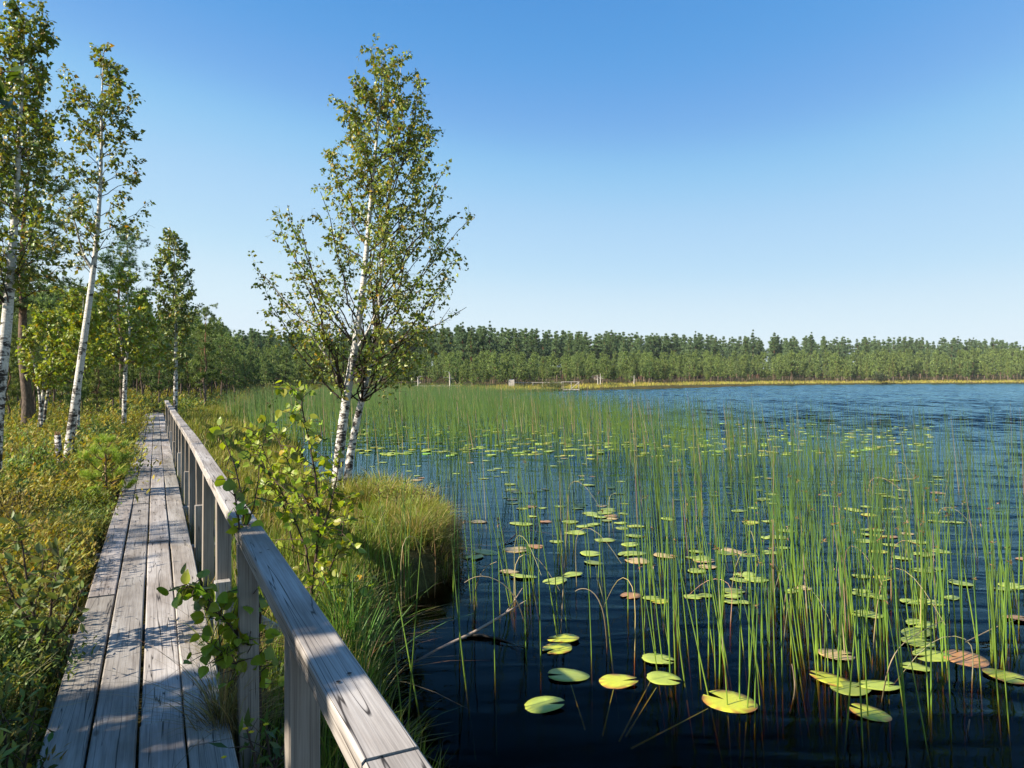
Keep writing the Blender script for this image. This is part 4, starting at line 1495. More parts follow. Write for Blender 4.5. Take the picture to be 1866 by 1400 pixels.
p = at(200, 880, 9.6)
pine_sapling('bright green pine sapling growing right beside the planks', p[0] - .05, 9.6, 1.02, 71)
p = at(175, 700, 26)
pine_sapling('light green pine sapling behind the leaning birch', p[0], 26, 2.3, 72)
p = at(92, 800, 13)
pine_sapling('little pine seedling low in the heath', at(168, 905, 9)[0], 9.0, .42, 73)

# broken birch stump
so = at(110, 872, 11.2)
so[2] = float(height(so[0], so[1])) - .05
st_o = empty('birch_stump', so)
tag(st_o, 'short broken white birch stump beside the leaning birch', 'tree stump')
acc = Acc()
tubes(acc, np.array([[(0.02, 0, 0), (0.0, 0, .25), (-.02, 0, .6), (-.045, 0, .92)]]), np.array([[.062, .055, .052, .046]]), 10, (1, 1, 1), cap=True)
acc.build('trunk', M_BIRCH, st_o, smooth=True)
acc = Acc()
g = np.random.default_rng(9)
for i in range(8):
    a = i * .785
    b = np.array([-.045 + .034 * math.cos(a), .034 * math.sin(a), .90])
    tubes(acc, np.array([[b, b + (0, 0, .04), b + np.array([.004, 0, g.uniform(.05, .10)])]]), np.array([[.011, .008, .001]]), 4, (.30, .17, .09))
acc.build('splinter', M_TWIG, st_o)

# ------------------------------------------------------------------ bulrushes


def reed_field():
    """places of the stems on the water, nearest first"""
    g = np.random.default_rng(303)
    pts = []
    near = [(741, 1372), (770, 1275), (905, 1225), (960, 1195), (986, 1195), (1010, 1155), (1016, 1150), (1022, 1153), (1036, 1143), (1080, 1195), (1112, 1190), (1166, 1075), (1296, 1262), (1326, 1284), (1341, 1275),
            (1357, 1292), (1376, 1292), (1388, 1285), (1500, 1222), (1521, 1312), (1529, 1316), (1571, 1342), (1576, 1300), (1618, 1252), (1640, 1262), (1651, 1345), (1657, 1352), (1686, 1284), (1692, 1275), (1730, 1192),
            (1740, 1188), (1822, 1275), (1840, 1312), (838, 1190), (845, 1240), (1455, 1180), (1462, 1190), (1548, 1225), (1585, 1170), (1225, 1190), (1240, 1130), (700, 1205), (826, 1085), (1815, 1190), (1790, 1240), (1690, 1345), (1735, 1330)]
    for px, py in near:
        pts.append(on_plane(px + g.normal(0, 1.5), py))
    # the sparse middle: little bunches
    for _ in range(95):
        px, py = g.uniform(680, 1230), 850 + 260 * g.random() ** 1.7
        for _ in range(g.integers(1, 5)):
            pts.append(on_plane(px + g.normal(0, 9), py + g.normal(0, 5)))
    # the thick stand on the open side
    for _ in range(245):
        py = 835 + 400 * g.random() ** 1.85
        px = g.uniform(1190 + max(0, 920 - py) * -.5, 1900)
        if wob(px / 90., py / 60., 1.2, 4) < -.45 and py > 940:
            continue
        for _ in range(g.integers(2, 6)):
            pts.append(on_plane(px + g.normal(0, 17), py + g.normal(0, 7)))
    # the closed belt further out
    X = g.uniform(-19, 12.5, 90000)
    Y = g.uniform(13, 84, 90000)
    far = np.interp(X, [-20, -6, 0, 4, 6.8, 7.9, 10.8, 13], [84, 82, 66, 48, 33, 24, 17, 13.5])
    nearb = np.interp(X, [-20, -7, -5, -3, 1, 3, 13], [20, 20, 17, 17.5, 18, 14, 12])
    p = np.clip((Y - nearb) / 5, 0, 1) * np.clip((far - Y) / 7, 0, 1) * (.62 + .38 * wob(X, Y, 2.3, 6)) * np.where(Y < 26, .42, .48 + 0 * Y)
    ok = (g.random(len(X)) < p) & (sdf(X, Y) < .3)
    far_pts = np.stack([X[ok], Y[ok], np.zeros(ok.sum())], 1)
    pts = np.array(pts)
    pts = pts[sdf(pts[:, 0], pts[:, 1]) < -.05]
    return np.concatenate([pts, far_pts])


def reed_shape(n, g, bendy=.06):
    """(n,k,3) stems from the lake bed up, (n,k) radii, local to the water line"""
    k = 6
    h = g.uniform(1.0, 1.62, n)
    low = np.full(n, -.55)
    t = np.linspace(0, 1, k)
    z = low[:, None] + (h - low)[:, None] * t[None]
    lx = g.normal(-.12, .11, n)
    ly = g.normal(.02, .10, n)
    b = g.normal(0, bendy, n)
    u = (z - low[:, None]) / 2.0
    x = lx[:, None] * u + (b * np.sign(lx))[:, None] * u ** 2
    y = ly[:, None] * u
    x = x - lx[:, None] * .27
    P = np.stack([x, y, z], -1)
    r = np.array([.0047, .0047, .0044, .0037, .0028, .0010])[None] * g.uniform(.75, 1.25, n)[:, None]
    return P, r


def reed_cols(n, g, dry):
    base = vary((.24, .32, .035), n, .15, g, .06)
    mid = vary((.13, .235, .038), n, .15, g, .06)
    tip = vary((.085, .16, .045), n, .2, g, .06)
    f = np.array([0, .1, .35, .65, .9, 1])[None, :, None]
    c = np.where(f < .5, base[:, None] * (1 - 2 * f) + mid[:, None] * 2 * f, mid[:, None] * (2 - 2 * f) + tip[:, None] * (2 * f - 1))
    d = g.random(n) < dry
    s = vary((.42, .34, .18), int(d.sum()), .2, g)
    c[d] = s[:, None] * np.linspace(1, .75, 6)[None, :, None]
    return c


g = np.random.default_rng(404)
pts = reed_field()
dist = np.hypot(pts[:, 0], pts[:, 1])
order = np.argsort(dist)
N_SOLO = 285
solo, rest = pts[order[:N_SOLO]], pts[order[N_SOLO:]]
variants = []
for i in range(26):
    P, r = reed_shape(1, g)
    acc = Acc()
    dry = i >= 22
    tubes(acc, P, r, 5, reed_cols(1, g, 1.0 if dry else 0.0))
    if i % 3 == 0 and not dry:                                # a tuft of brown spikelets near the tip
        tp = P[0, -2]
        m = 7
        stamp(acc, NARROW_V, NARROW_T, np.tile(tp, (m, 1)), rand_dirs(m, g) + np.array([.2, 0, .3]), rand_dirs(m, g), g.uniform(.018, .035, m), vary((.19, .10, .04), m, .2, g))
    variants.append((acc.mesh('bulrush', M_REED, True), dry))
for i, p in enumerate(solo):
    v = g.integers(22) if g.random() > .05 else 22 + g.integers(4)
    me, dry = variants[v]
    o = bpy.data.objects.new('bulrush', me)
    C.objects.link(o)
    o.location = p
    o.rotation_euler = (0, 0, g.normal(0, .5))
    s = g.uniform(.82, 1.12)
    o.scale = (1, 1, s)
    if dry:
        tag(o, 'dry straw coloured bulrush stem standing in the near water', 'bulrush', 'dry bulrush stems in the near water')
    else:
        tag(o, 'green bulrush stem standing in the near water', 'bulrush', 'green bulrush stems in the near water')
acc = Acc()
P, r = reed_shape(len(rest), g)
P[:, :, 2] *= (1 + .12 * wob(rest[:, 0], rest[:, 1], 2.0, 9))[:, None]
dist_r = np.hypot(rest[:, 0], rest[:, 1])
r = r * np.clip(.8 + dist_r / 38, 1, 2.1)[:, None]              # the far belt stands in bunches of stems
tubes(acc, P + rest[:, None, :], r, 3, reed_cols(len(rest), g, .07) * np.array([.95, .92, 1.0]))
tag(acc.build('reeds', M_REED), 'wide belt of green bulrushes standing in the lake', 'reeds', kind='stuff')


def single_reed(pts_, rad, col, label, name='bent_bulrush', cat='bulrush'):
    pts_ = np.asarray(pts_, float)
    o = pts_[0].copy()
    k = 14
    t = np.linspace(0, 1, len(pts_))
    tt = np.linspace(0, 1, k)
    Pp = np.stack([np.interp(tt, t, pts_[:, j]) for j in range(3)], 1)
    for _ in range(3):
        Pp[1:-1] = .25 * Pp[:-2] + .5 * Pp[1:-1] + .25 * Pp[2:]
    acc = Acc()
    tubes(acc, (Pp - o)[None], np.linspace(rad, rad * .35, k)[None], 5, col)
    ob = acc.build(name, M_REED, smooth=True)
    ob.location = o
    tag(ob, label, cat)
    return ob


straw = (.42, .32, .19)
single_reed([on_plane(968, 1195, -.5), at(957, 1130, 5.4), at(938, 1080, 5.4), at(908, 1055, 5.35), at(870, 1045, 5.3), at(846, 1062, 5.3)], .005, straw, 'dry bulrush bent over in an arch above the forked branch')
single_reed([on_plane(866, 1150, -.4), at(863, 1085, 5.6), at(872, 1050, 5.6), at(888, 1030, 5.55), at(905, 1024, 5.5)], .0045, straw, 'dry stem curling to a hook near the tussock')
single_reed([on_plane(1108, 1222, -.5), at(1106, 1150, 5.1), at(1098, 1100, 5.1), at(1078, 1072, 5.1), at(1055, 1072, 5.1), at(1048, 1078, 5.1)], .005, straw, 'brown bulrush bent to a hook between the lily pads')
single_reed([on_plane(1602, 1318, -.4), at(1612, 1240, 4.4), at(1626, 1195, 4.4), at(1650, 1165, 4.4), at(1720, 1130, 4.5)], .005, straw, 'pale bulrush leaning over beside the stack of pads')
single_reed([on_plane(1440, 1300, -.3), at(1450, 1262, 4.5), at(1447, 1230, 4.5), at(1443, 1210, 4.5)], .008, (.33, .25, .18), 'short broken stub of stem poking up near the front pads', 'stem_stub', 'stem stub')
single_reed([on_plane(1762, 1350, -.3), at(1763, 1335, 4.2), at(1767, 1311, 4.2)], .008, (.28, .2, .14), 'short dark stub of stem in the corner of the pond water', 'stem_stub', 'stem stub')
for (px, py, q, lab) in [(740, 1370, 4.2, 'upright green stem rising by the railing over the dark water'), (712, 1240, 5.0, 'green stem leaning against the sedge tuft')]:
    single_reed([on_plane(px, py, -.3), at(px + 12, py - 170, q), at(px + 30, py - 420, q)], .006, (.11, .19, .03), lab, 'bulrush')
for i, (xa, ya, xb, yb, Yq, cc) in enumerate([(703, 1120, 702, 895, 7.0, (.16, .19, .03)), (738, 1140, 728, 920, 6.6, (.36, .2, .08)), (781, 1090, 745, 940, 6.9, (.2, .19, .05)), (792, 1090, 790, 960, 7.0, (.36, .2, .09))]):
    single_reed([at(xa, ya, Yq), at((xa + xb) / 2 + 3, (ya + yb) / 2, Yq), at(xb, yb, Yq)], .005, cc,
                ['tall thin green stem in front of the pale tussock', 'orange brown stem in front of the pale tussock', 'curved green stem before the rounded tussock', 'straight rusty stem beside the rounded tussock'][i], 'bulrush')

# broken stems folded over the water among the green ones
g = np.random.default_rng(616)
for i in range(26):
    px, py = g.uniform(700, 1850), 900 + 330 * g.random()
    p = on_plane(px, py)
    if float(sdf(p[0], p[1])) > -.2:
        continue
    hk, az = g.uniform(.25, .8), g.uniform(0, 6.28)
    d_ = np.array([math.cos(az), math.sin(az), 0])
    k_ = p + np.array([g.normal(0, .05), g.normal(0, .05), hk])
    L_ = g.uniform(.25, .6)
    o_ = single_reed([p - (0, 0, .3), p, k_, k_ + d_ * L_ * .5 + (0, 0, .02), k_ + d_ * L_ + (0, 0, -L_ * g.uniform(.2, .8))], .0045, vary((.36, .29, .14), 1, .2, g)[0],
                     'broken straw coloured bulrush folded over above the water', 'broken_bulrush')
    o_['group'] = 'broken bulrushes folded over the water'

# ------------------------------------------------------------------ lily pads


def pad_mesh(g, col, edge, wav):
    n = 26
    a = np.linspace(.22, 2 * np.pi - .22, n) + math.pi / 2
    rr = .5 * (1 - .10 * np.cos(a - math.pi / 2)) * (1 + g.normal(0, .012, n)) + .02 * np.sin(3 * a + g.uniform(0, 6))
    asp = g.uniform(.72, .9)
    rim = np.stack([rr * np.cos(a) * asp, rr * np.sin(a), .012 * np.sin(a * g.integers(2, 5) + g.uniform(0, 6)) * wav + .006], 1)
    midr = rim * np.array([.62, .62, .5])
    cen = np.array([[0, .05, .004]])
    V = np.concatenate([cen, midr, rim, rim - np.array([0, 0, .007])])
    T = [[0, 1 + i, 2 + i] for i in range(n - 1)]
    Q = [[1 + i, 1 + n + i, 2 + n + i, 2 + i] for i in range(n - 1)] + [[1 + n + i, 1 + 2 * n + i, 2 + 2 * n + i, 2 + n + i] for i in range(n - 1)]
    e = (g.random(n) < .5)[:, None]
    ec = np.where(e, np.array(edge)[None], np.array(col)[None])
    c = np.concatenate([[col], vary(col, n, .05, g, .02), ec, ec * .6])
    acc = Acc()
    acc.add(V, T, Q, c)
    return acc.mesh('lily_pad', M_PAD, True)


g = np.random.default_rng(505)
GREEN, YEL, BROWN, TAN = (.31, .37, .06), (.40, .42, .035), (.34, .17, .07), (.44, .31, .14)
pads = {'green': [pad_mesh(g, tuple(np.array(GREEN) * s_), tuple(np.array(GREEN) * s_ * e_), w_) for s_, e_, w_ in ((1, 1, .6), (.72, .9, 1.0), (.85, 1, .8), (1.1, .8, 1.4), (.6, 1, .7), (.95, .6, 1.8), (.8, .9, 1.0))], 'edge': [pad_mesh(g, YEL, (.25, .10, .03), 1.6) for _ in range(3)],
        'brown': [pad_mesh(g, BROWN, (.12, .06, .03), 2.4) for _ in range(2)], 'tan': [pad_mesh(g, TAN, (.25, .15, .06), 1.6) for _ in range(2)]}


def put_pad(kind, px, py, wpx, label=None, group=None, rz=None, tilt=.03):
    p = on_plane(px, py)
    me = pads[kind][g.integers(len(pads[kind]))]
    o = bpy.data.objects.new('lily_pad', me)
    C.objects.link(o)
    s = wpx * p[1] / FPX / .86
    o.location = p + np.array([0, 0, .004 + g.uniform(0, .006)])
    o.scale = (s, s, s * .6)
    o.rotation_euler = (g.normal(0, tilt), g.normal(0, tilt), g.choice([-1, 1]) * 1.57 + g.normal(0, .5) if rz is None else rz)
    tag(o, label or {'green': 'flat green lily pad floating among the bulrushes', 'edge': 'yellowish lily pad with browned rim floating among the bulrushes', 'brown': 'withered brown lily pad floating among the bulrushes',
                     'tan': 'faded tan lily pad floating among the bulrushes'}[kind], 'lily pad', group or {'green': 'green lily pads among the bulrushes', 'edge': 'browned lily pads among the bulrushes',
                                                                                                            'brown': 'withered lily pads among the bulrushes', 'tan': 'faded lily pads among the bulrushes'}[kind])
    return o


front = [('green', 995, 1285, 64, 'broad green lily pad nearest the railing, half in shade'), ('green', 1031, 1232, 66, 'large green pad above the half shaded pad'), ('edge', 1130, 1243, 62, 'narrow bright yellow green pad with notch towards its left'),
         ('green', 1202, 1203, 52, 'round pad on a visible stalk, upper of the pair'), ('green', 1212, 1238, 54, 'round pad on a visible stalk, lower of the pair'), ('edge', 1325, 1278, 84, 'largest yellow pad with brown rim on a long yellow stalk'),
         ('edge', 1024, 1165, 50, 'spotted yellow pad crossed by stem shadows, upper of two touching'), ('edge', 1013, 1184, 52, 'yellow pad with orange rim, lower of two touching'), ('brown', 1148, 1087, 34, 'small orange brown pad at the foot of a stem clump'),
         ('green', 1577, 1120, 47, 'oval green pad lying alone right of the tall stems'), ('green', 1676, 1139, 46, 'topmost pad in a stack of three among the stems'), ('green', 1672, 1154, 50, 'middle pad in a stack of three among the stems'),
         ('green', 1676, 1172, 52, 'lowest pad in a stack of three among the stems'), ('green', 1694, 1196, 58, 'long green pad touching the withered brown pad'), ('green', 1665, 1217, 44, 'small rounded pad below the stack of three'),
         ('brown', 1752, 1200, 64, 'large withered pad with a yellow heart'), ('tan', 1527, 1194, 58, 'ragged orange pad behind the front pads'), ('edge', 1512, 1238, 66, 'green pad striped by stem shadows, first of a row of three'),
         ('green', 1553, 1255, 62, 'lower pad in a row of three'), ('green', 1605, 1250, 66, 'widest pad at the end of a row of three'), ('edge', 1581, 1300, 60, 'yellow pad with brown bites, nearest in the thick stand of stems'),
         ('edge', 1838, 1235, 62, 'yellowing pad at the picture edge by slim stems'), ('green', 1275, 1018, 32, 'small pad lying alone on open water'), ('tan', 1214, 1014, 38, 'faded pad beside a small green pad on open water'),
         ('green', 1080, 1026, 30, 'rounded pad below a pair of green pads'), ('green', 1078, 1010, 34, 'pale green pad, left one of a touching pair'), ('green', 1105, 985, 34, 'bright pad at the top of a cluster near the stem clump'),
         ('tan', 1160, 1023, 40, 'faded orange pad below the cluster of green pads'), ('green', 951, 1051, 44, 'long pad lying between arching dry stems'), ('green', 1010, 1060, 40, 'light green pad between thin stems'),
         ('green', 1041, 1048, 32, 'narrow pad beside the light green pad'), ('tan', 926, 1043, 32, 'pinkish tan pad near the arched dry stem'), ('tan', 942, 1003, 40, 'tan green pad beside a curled orange pad'),
         ('brown', 978, 997, 26, 'curled orange pad standing up at its rim'), ('green', 887, 1008, 40, 'green pad near the rounded tussock'), ('green', 862, 1017, 36, 'dull pad touching the foot of the tussock'), ('tan', 870, 951, 30, 'tan pad by the dark submerged twigs'),
         ('tan', 1335, 1007, 36, 'faded pad held by a thin stalk'), ('brown', 1856, 1128, 40, 'brown pad at the end of a long straw')]
for k, px, py, w, lab in front:
    put_pad(k, px, py, w, lab, group='lily pads of the near water', tilt=.05, rz=g.choice([-1, 1]) * 1.57 + g.normal(0, .45))
for px, py, w in [(1157, 1009, 36), (1140, 1011, 32), (1158, 978, 28), (1013, 988, 22), (1047, 971, 36), (1150, 993, 30)]:
    put_pad('green', px, py, w)
cnt = 0
while cnt < 235:
    if cnt < 105:
        px, py = g.uniform(1180, 1870), 868 + 235 * g.random() ** 1.25
    else:
        px, py = g.uniform(650, 1250), 800 + 165 * g.random() ** 1.1
    if wob(px / 70., py / 22., 1.5, 2) < -.15:
        continue
    p = on_plane(px, py)
    if float(sdf(p[0], p[1])) > -.25:
        continue
    w = g.uniform(.12, .23) * FPX / p[1]
    k = g.choice(['green', 'edge', 'tan', 'brown'], p=[.74, .13, .09, .04])
    put_pad(k, px, py, w, tilt=.02)
    cnt += 1
acc = Acc()
for i in range(420):
    py = 772 + 60 * g.random()
    px = g.uniform(620, 1700)
    p = on_plane(px, py)
    me = pads['green'][0]
    s = g.uniform(.16, .28)
    n = 9
    a = np.arange(n) * 2 * np.pi / n
    V = np.concatenate([[[0, 0, .012]], np.stack([np.cos(a) * .5, np.sin(a) * .42, np.full(n, .02)], 1), np.stack([np.cos(a) * .5, np.sin(a) * .42, np.full(n, .004)], 1)]) * [s, s, 1] + p
    acc.add(V, [[0, 1 + j, 1 + (j + 1) % n] for j in range(n)], [[1 + j, 1 + n + j, 1 + n + (j + 1) % n, 1 + (j + 1) % n] for j in range(n)], vary(GREEN, 1, .15, g)[0])
tag(acc.build('pad_cover', M_PAD), 'distant green lily pads floating at the foot of the bulrush belt', 'lily pads', kind='stuff')

# stalks seen under and beside the front pads
for (a, b, lab) in [((1195, 1222), (1128, 1310), 'yellow green pad stalk slanting under the upper pad of the pair'), ((1196, 1252), (1140, 1302), 'yellow green pad stalk slanting under the lower pad of the pair'),
                    ((1290, 1290), (1150, 1322), 'long yellow stalk reaching to the largest yellow pad'), ((1118, 1255), (1098, 1300), 'thin dim stalk under the narrow pad'), ((1040, 1245), (1066, 1290), 'thin stalk below the large green pad')]:
    p, q = on_plane(*a), on_plane(*b)
    q[2] = -.14
    p[2] = -.005
    single_reed([q, p * .5 + q * .5, p], .006, (.30, .27, .03), lab, 'pad_stalk', 'plant stalk')


# ------------------------------------------------------------------ driftwood and twigs
def twig(name, label, polys, col, cat='dead branch'):
    o = np.array(polys[0][0][:3], float)
    root = empty(name, o)
    tag(root, label, cat)
    acc = Acc()
    for k, pl in enumerate(polys):
        pl = np.array(pl, float)
        pl[:, :3] -= o
        tubes(acc, pl[None, :, :3], pl[None, :, 3], 6, col)
    acc.build('branch', M_TWIG, root, smooth=True)
    return root


W = lambda px, py, z, r: (*on_plane(px, py, z), r)
twig('dead_branch', 'bare forked grey branch sticking out of the water in front of the tussock',
     [[W(740, 1215, -.12, .008), W(800, 1182, -.03, .010), W(862, 1153, .03, .012), W(905, 1128, .10, .010), W(930, 1112, .15, .008), W(958, 1095, .2, .004)],
      [W(921, 1118, .13, .006), W(935, 1098, .2, .005), W(952, 1072, .29, .003)], [W(940, 1107, .16, .003), W(950, 1104, .16, .002)]], (.30, .23, .18))
twig('dead_branch', 'dark sunken branch trailing away from the forked branch', [[W(852, 1158, .01, .014), W(880, 1158, .012, .011), W(915, 1166, .006, .008), W(952, 1182, -.01, .004)]], (.03, .025, .02))
twig('dead_branch', 'dark fine twigs lying in the water behind the tussock',
     [[W(905, 1005, -.02, .006), W(940, 975, .04, .006), W(985, 955, .1, .004), W(1015, 950, .12, .002)], [W(930, 982, .03, .004), W(955, 960, .12, .003), W(965, 940, .2, .0015)],
      [W(920, 990, .02, .004), W(915, 968, .12, .003), W(935, 945, .22, .0015)], [W(965, 966, .07, .003), W(1000, 972, .05, .002), W(1020, 985, .0, .0015)], [W(950, 970, .06, .003), W(940, 995, 0, .002)]], (.05, .045, .05))
twig('dead_straw', 'long pale straw leaning on the water beside the brown pad', [[W(1760, 1170, 0, .004), W(1810, 1145, .06, .0045), W(1850, 1130, .1, .004)]], (.33, .24, .15), 'straw')

# ------------------------------------------------------------------ the far side: jetty, railings, dead trunks, shrubs
M_PALE = principled('bleached_wood', lambda nt: ramp(nt, noise(nt, mapped(nt, (3, 3, 3)), 1.0, 4), [(.3, (.32, .29, .25)), (.7, (.50, .46, .41))]), .8, .1)


def bar(acc, a, b, r):
    a, b = np.array(a, float), np.array(b, float)
    tubes(acc, np.array([[a, (a + b) / 2, b]]), np.full((1, 3), r), 6, (1, 1, 1), cap=True)


def far_railing(label, x0p, x1p, ytop, Y, yfoot, nposts, name='far_railing'):
    a, b = at(x0p, ytop, Y), at(x1p, ytop, Y)
    o = empty(name, (a[0], Y, float(height(a[0], Y))))
    tag(o, label, 'railing')
    acc = Acc()
    L = b[0] - a[0]
    h = a[2] - o.location[2]
    bar(acc, (0, 0, h), (L, 0, h), .045)
    acc.build('top_rail', M_PALE, o)
    for i in range(nposts):
        acc = Acc()
        x = L * i / (nposts - 1)
        bar(acc, (x, 0, -.6), (x, 0, h), .04)
        acc.build('post', M_PALE, o)
    return o


far_railing('pale distant railing crossing the reeds behind the twin birch', 742, 838, 703.5, 92, 712, 4)
far_railing('long thin bleached railing leading to the bathing jetty', 936, 1024, 697.5, 112, 706, 6)
jo = at(1026, 708, 112)
jt = empty('jetty', (jo[0], 112, .25))
tag(jt, 'small white bathing jetty with railing at the end of the reed belt', 'jetty')
acc = Acc()
acc2 = [(0, 0, 0), (2.6, 0, 0), (2.6, 2.2, 0), (0, 2.2, 0), (0, 0, -.15), (2.6, 0, -.15), (2.6, 2.2, -.15), (0, 2.2, -.15)]
acc.add(acc2, Q=[[0, 1, 2, 3], [7, 6, 5, 4], [0, 4, 5, 1], [1, 5, 6, 2], [2, 6, 7, 3], [3, 7, 4, 0]])
acc.build('platform', M_PALE, jt)
for x in (0.05, 1.3, 2.5):
    acc = Acc()
    bar(acc, (x, .05, -1.8), (x, .05, 1.15), .05)
    acc.build('post', M_PALE, jt)
acc = Acc()
bar(acc, (-.3, .05, 1.15), (2.6, .05, 1.15), .05)
acc.build('top_rail', M_PALE, jt)
acc = Acc()
bar(acc, (1.35, .05, .1), (2.45, .05, 1.05), .05)
acc.build('brace', M_PALE, jt)
bx = at(932, 698, 110)
acc = Acc()
acc.add([(-.45, 0, -.5), (.45, 0, -.5), (.45, .5, -.5), (-.45, .5, -.5), (-.45, 0, .45), (.45, 0, .45), (.35, .5, .55), (-.35, .5, .55)], Q=[[3, 2, 1, 0], [4, 5, 6, 7], [0, 1, 5, 4], [1, 2, 6, 5], [2, 3, 7, 6], [3, 0, 4, 7]], col=(1, 1, 1))
bo_ = acc.build('notice_board', M_PALE)
bo_.location = bx
tag(bo_, 'small pale notice board at the start of the distant railing', 'notice board')
acc = Acc()
bar(acc, (0, .2, -1.6), (0, .2, -.5), .06)
acc.build('post', M_PALE, bo_)

for (px, y0p, y1p, Y, lab) in [(1090, 702, 684, 128, 'dead white trunk standing on the shore beyond the jetty, shorter one'), (1094, 702, 681, 130, 'dead white trunk standing on the shore beyond the jetty, taller one'), (1155, 700, 684, 140, 'grey dead pine trunk at the shore farther along'),
                               (762, 712, 682, 84, 'pale leaning dead trunk among the reeds behind the twin birch'), (820, 714, 678, 88, 'slim dead tree trunk by the distant railing')]:
    a, b = at(px, y0p, Y), at(px + g.uniform(-2, 2), y1p, Y)
    a[2] = float(height(a[0], Y)) - .3
    o = empty('dead_tree', a)
    tag(o, lab, 'dead tree')
    acc = Acc()
    b = b - a
    tubes(acc, np.array([[(0, 0, 0), b * .5 + (.03, 0, 0), b]]), np.array([[.13, .10, .05]]), 6, (.8, .78, .74))
    for k in range(4):
        c = b * g.uniform(.45, .95)
        tubes(acc, np.array([[c, c + np.array([g.normal(0, .3), g.normal(0, .3), .2]), c + np.array([g.normal(0, .6), g.normal(0, .5), .35])]]), np.array([[.03, .02, .01]]), 4, (.7, .68, .64))
    acc.build('trunk', M_PALE, o)


def willow(label, px, Y, h, w, seed, col, n=900, leaf=.12):
    g = np.random.default_rng(seed)
    x = (px - CX) / FPX * Y
    o = empty('willow_bush', (x, Y, max(0.0, float(height(x, Y)))))
    tag(o, label, 'bush')
    sa, la = Acc(), Acc()
    P, D = [], []
    for i in range(22):
        a = g.uniform(0, 6.28)
        rr = w * math.sqrt(g.random())
        tip = np.array([rr * math.cos(a), rr * .8 * math.sin(a), h * (1 - .55 * (rr / w) ** 2) * g.uniform(.75, 1.05)])
        q = bez(np.array([tip[0] * .2, tip[1] * .2, -.1]), np.array([tip[0] * .5, tip[1] * .5, tip[2] * .6]), tip, 6)
        tubes(sa, q[None], np.linspace(.02, .006, 6)[None], 4, (.10, .08, .06))
        for _ in range(n // 22):
            t = g.uniform(.25, 1)
            k = int(t * 4.99)
            P.append(q[k] + (q[k + 1] - q[k]) * (t * 5 - k) + g.normal(0, .10, 3) * w * .6)
            D.append(unit(rand_dirs(1, g)[0] + np.array([0, 0, .6])))
    sa.build('stem', M_TWIG, o)
    stamp(la, NARROW_V, NARROW_T, P, D, rand_dirs(len(P), g), leaf * g.uniform(.7, 1.3, len(P)), vary(col, len(P), .2, g))
    la.build('foliage', M_HEATH, o)


willow('pale green willow bush at the back of the grassy bank, nearer of the two', 482, 54, 1.5, 1.9, 61, (.15, .17, .06), 1500, .16)
willow('pale green willow bush at the back of the grassy bank, farther of the two', 528, 58, 1.6, 1.7, 62, (.15, .165, .06), 1300, .16)
willow('grey green willow bush beside the bathing jetty', 1006, 110, 1.3, 2.4, 63, (.12, .14, .05), 1300, .22)
willow('low dark bush overhanging the water on the opposite shore', 1606, 224, 3.4, 3.4, 64, (.05, .07, .03), 1100, .5)
willow('small green bush at the shore just past the jetty', 1112, 126, .9, 1.9, 65, (.10, .13, .03), 700, .22)
willow('pale bush among the reeds in front of the far railing', 640, 76, 1.2, 1.6, 66, (.14, .16, .05), 900, .2)

# ------------------------------------------------------------------ the air
hm, hnt = new_mat('thin_haze')
pv = nd(hnt, 'ShaderNodeVolumePrincipled')
pv.inputs['Color'].default_value = (.88, .94, 1.0, 1)
pv.inputs['Density'].default_value = .00012
hnt.links.new(pv.outputs[0], nd(hnt, 'ShaderNodeOutputMaterial').inputs['Volume'])
acc = Acc()
hx0, hx1, hy0, hy1, hz0, hz1 = -520, 620, -40, 720, -5, 40
acc.add([(hx0, hy0, hz0), (hx1, hy0, hz0), (hx1, hy1, hz0), (hx0, hy1, hz0), (hx0, hy0, hz1), (hx1, hy0, hz1), (hx1, hy1, hz1), (hx0, hy1, hz1)],
        Q=[[3, 2, 1, 0], [4, 5, 6, 7], [0, 1, 5, 4], [1, 2, 6, 5], [2, 3, 7, 6], [3, 0, 4, 7]])
tag(acc.build('haze', hm), 'thin summer haze over the bog and lake', 'haze', kind='stuff')

# ------------------------------------------------------------------ light, sky, camera
EXPO = 1.25
EL, AZ = 33.0, 64.5                                              # sun height; shadows fall towards this bearing
sd = np.array([math.sin(R(AZ)) * math.cos(R(EL)), math.cos(R(AZ)) * math.cos(R(EL)), -math.sin(R(EL))])
from mathutils import Vector
sun = bpy.data.lights.new('sun', 'SUN')
sun.energy = 5.0
sun.angle = R(.53)
sun.color = (1.0, .90, .74)
so_ = bpy.data.objects.new('sun', sun)
C.objects.link(so_)
so_.rotation_euler = Vector(sd).to_track_quat('-Z', 'Y').to_euler()

w = bpy.data.worlds.new('World')
bpy.context.scene.world = w
w.use_nodes = True
nt = w.node_tree
sky = nt.nodes.new('ShaderNodeTexSky')
sky.sky_type = 'NISHITA'
sky.sun_disc = False
sky.sun_elevation = R(EL)
sky.sun_rotation = -math.atan2(-sd[0], -sd[1])
sky.air_density = 0.7
sky.dust_density = 0.0
sky.ozone_density = 2.0
bg_ = nt.nodes['Background']
bg_.inputs['Strength'].default_value = .12
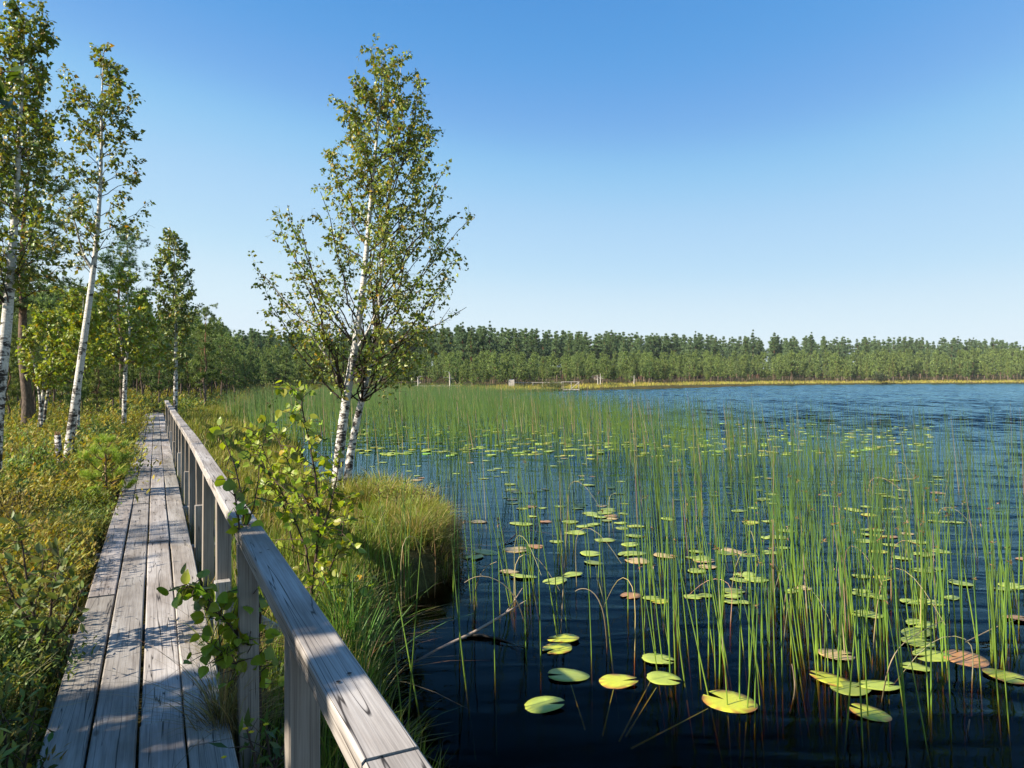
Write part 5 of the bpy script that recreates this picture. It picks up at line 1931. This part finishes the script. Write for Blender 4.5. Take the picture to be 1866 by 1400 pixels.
# tone curve of the camera for the clear sky, one curve per channel
sepc = nt.nodes.new('ShaderNodeSeparateColor')
comb = nt.nodes.new('ShaderNodeCombineColor')
nt.links.new(sky.outputs[0], sepc.inputs[0])
CURVES = [[(0, 0), (.5, .055), (.763, .098), (.97, .17), (1.324, .33), (1.6, .42), (2.0, .49), (3.25, .67), (6, .75), (10, .78)],
          [(0, 0), (1.0, .24), (1.342, .332), (1.72, .425), (2.265, .61), (3.3, .73), (4.91, .84), (7, .87), (10, .89)],
          [(0, 0), (2.0, .62), (2.513, .73), (3.19, .82), (4.0, .905), (6.54, .956), (10, .97)]]
for i, cv in enumerate(CURVES):
    dv = nt.nodes.new('ShaderNodeMath')
    dv.operation = 'MULTIPLY'
    dv.inputs[1].default_value = .1
    nt.links.new(sepc.outputs[i], dv.inputs[0])
    fc = nt.nodes.new('ShaderNodeFloatCurve')
    cm = fc.mapping.curves[0]
    while len(cm.points) < len(cv):
        cm.points.new(.5, .5)
    for p_, (a_, b_) in zip(cm.points, cv):
        p_.location = (a_ / 10, b_)
        p_.handle_type = 'AUTO_CLAMPED'
    fc.mapping.update()
    nt.links.new(dv.outputs[0], fc.inputs['Value'])
    ml = nt.nodes.new('ShaderNodeMath')
    ml.operation = 'MULTIPLY'
    ml.inputs[1].default_value = 1 / (2 ** EXPO * .12)
    nt.links.new(fc.outputs[0], ml.inputs[0])
    nt.links.new(ml.outputs[0], comb.inputs[i])
nt.links.new(comb.outputs[0], bg_.inputs[0])

cam = bpy.data.cameras.new('camera')
cam.sensor_fit = 'HORIZONTAL'
cam.sensor_width = 36.0
cam.lens = 36.0 * FPX / 1866.0
cam.shift_y = (HZ - 700.0) / 1866.0
cam.clip_start = .05
cam.clip_end = 5000
co = bpy.data.objects.new('camera', cam)
C.objects.link(co)
co.location = (0, 0, CZ)
co.rotation_euler = (R(90), 0, 0)
sc = bpy.context.scene
sc.camera = co
sc.render.engine = 'CYCLES'
sc.view_settings.view_transform = 'Standard'
sc.view_settings.look = 'None'
sc.view_settings.exposure = EXPO
sc.view_settings.gamma = 1.0
sc.cycles.max_bounces = 7
sc.cycles.diffuse_bounces = 3
sc.cycles.glossy_bounces = 3
sc.cycles.transmission_bounces = 4
sc.cycles.transparent_max_bounces = 10
sc.cycles.caustics_reflective = False
sc.cycles.caustics_refractive = False
sc.cycles.sample_clamp_indirect = 6
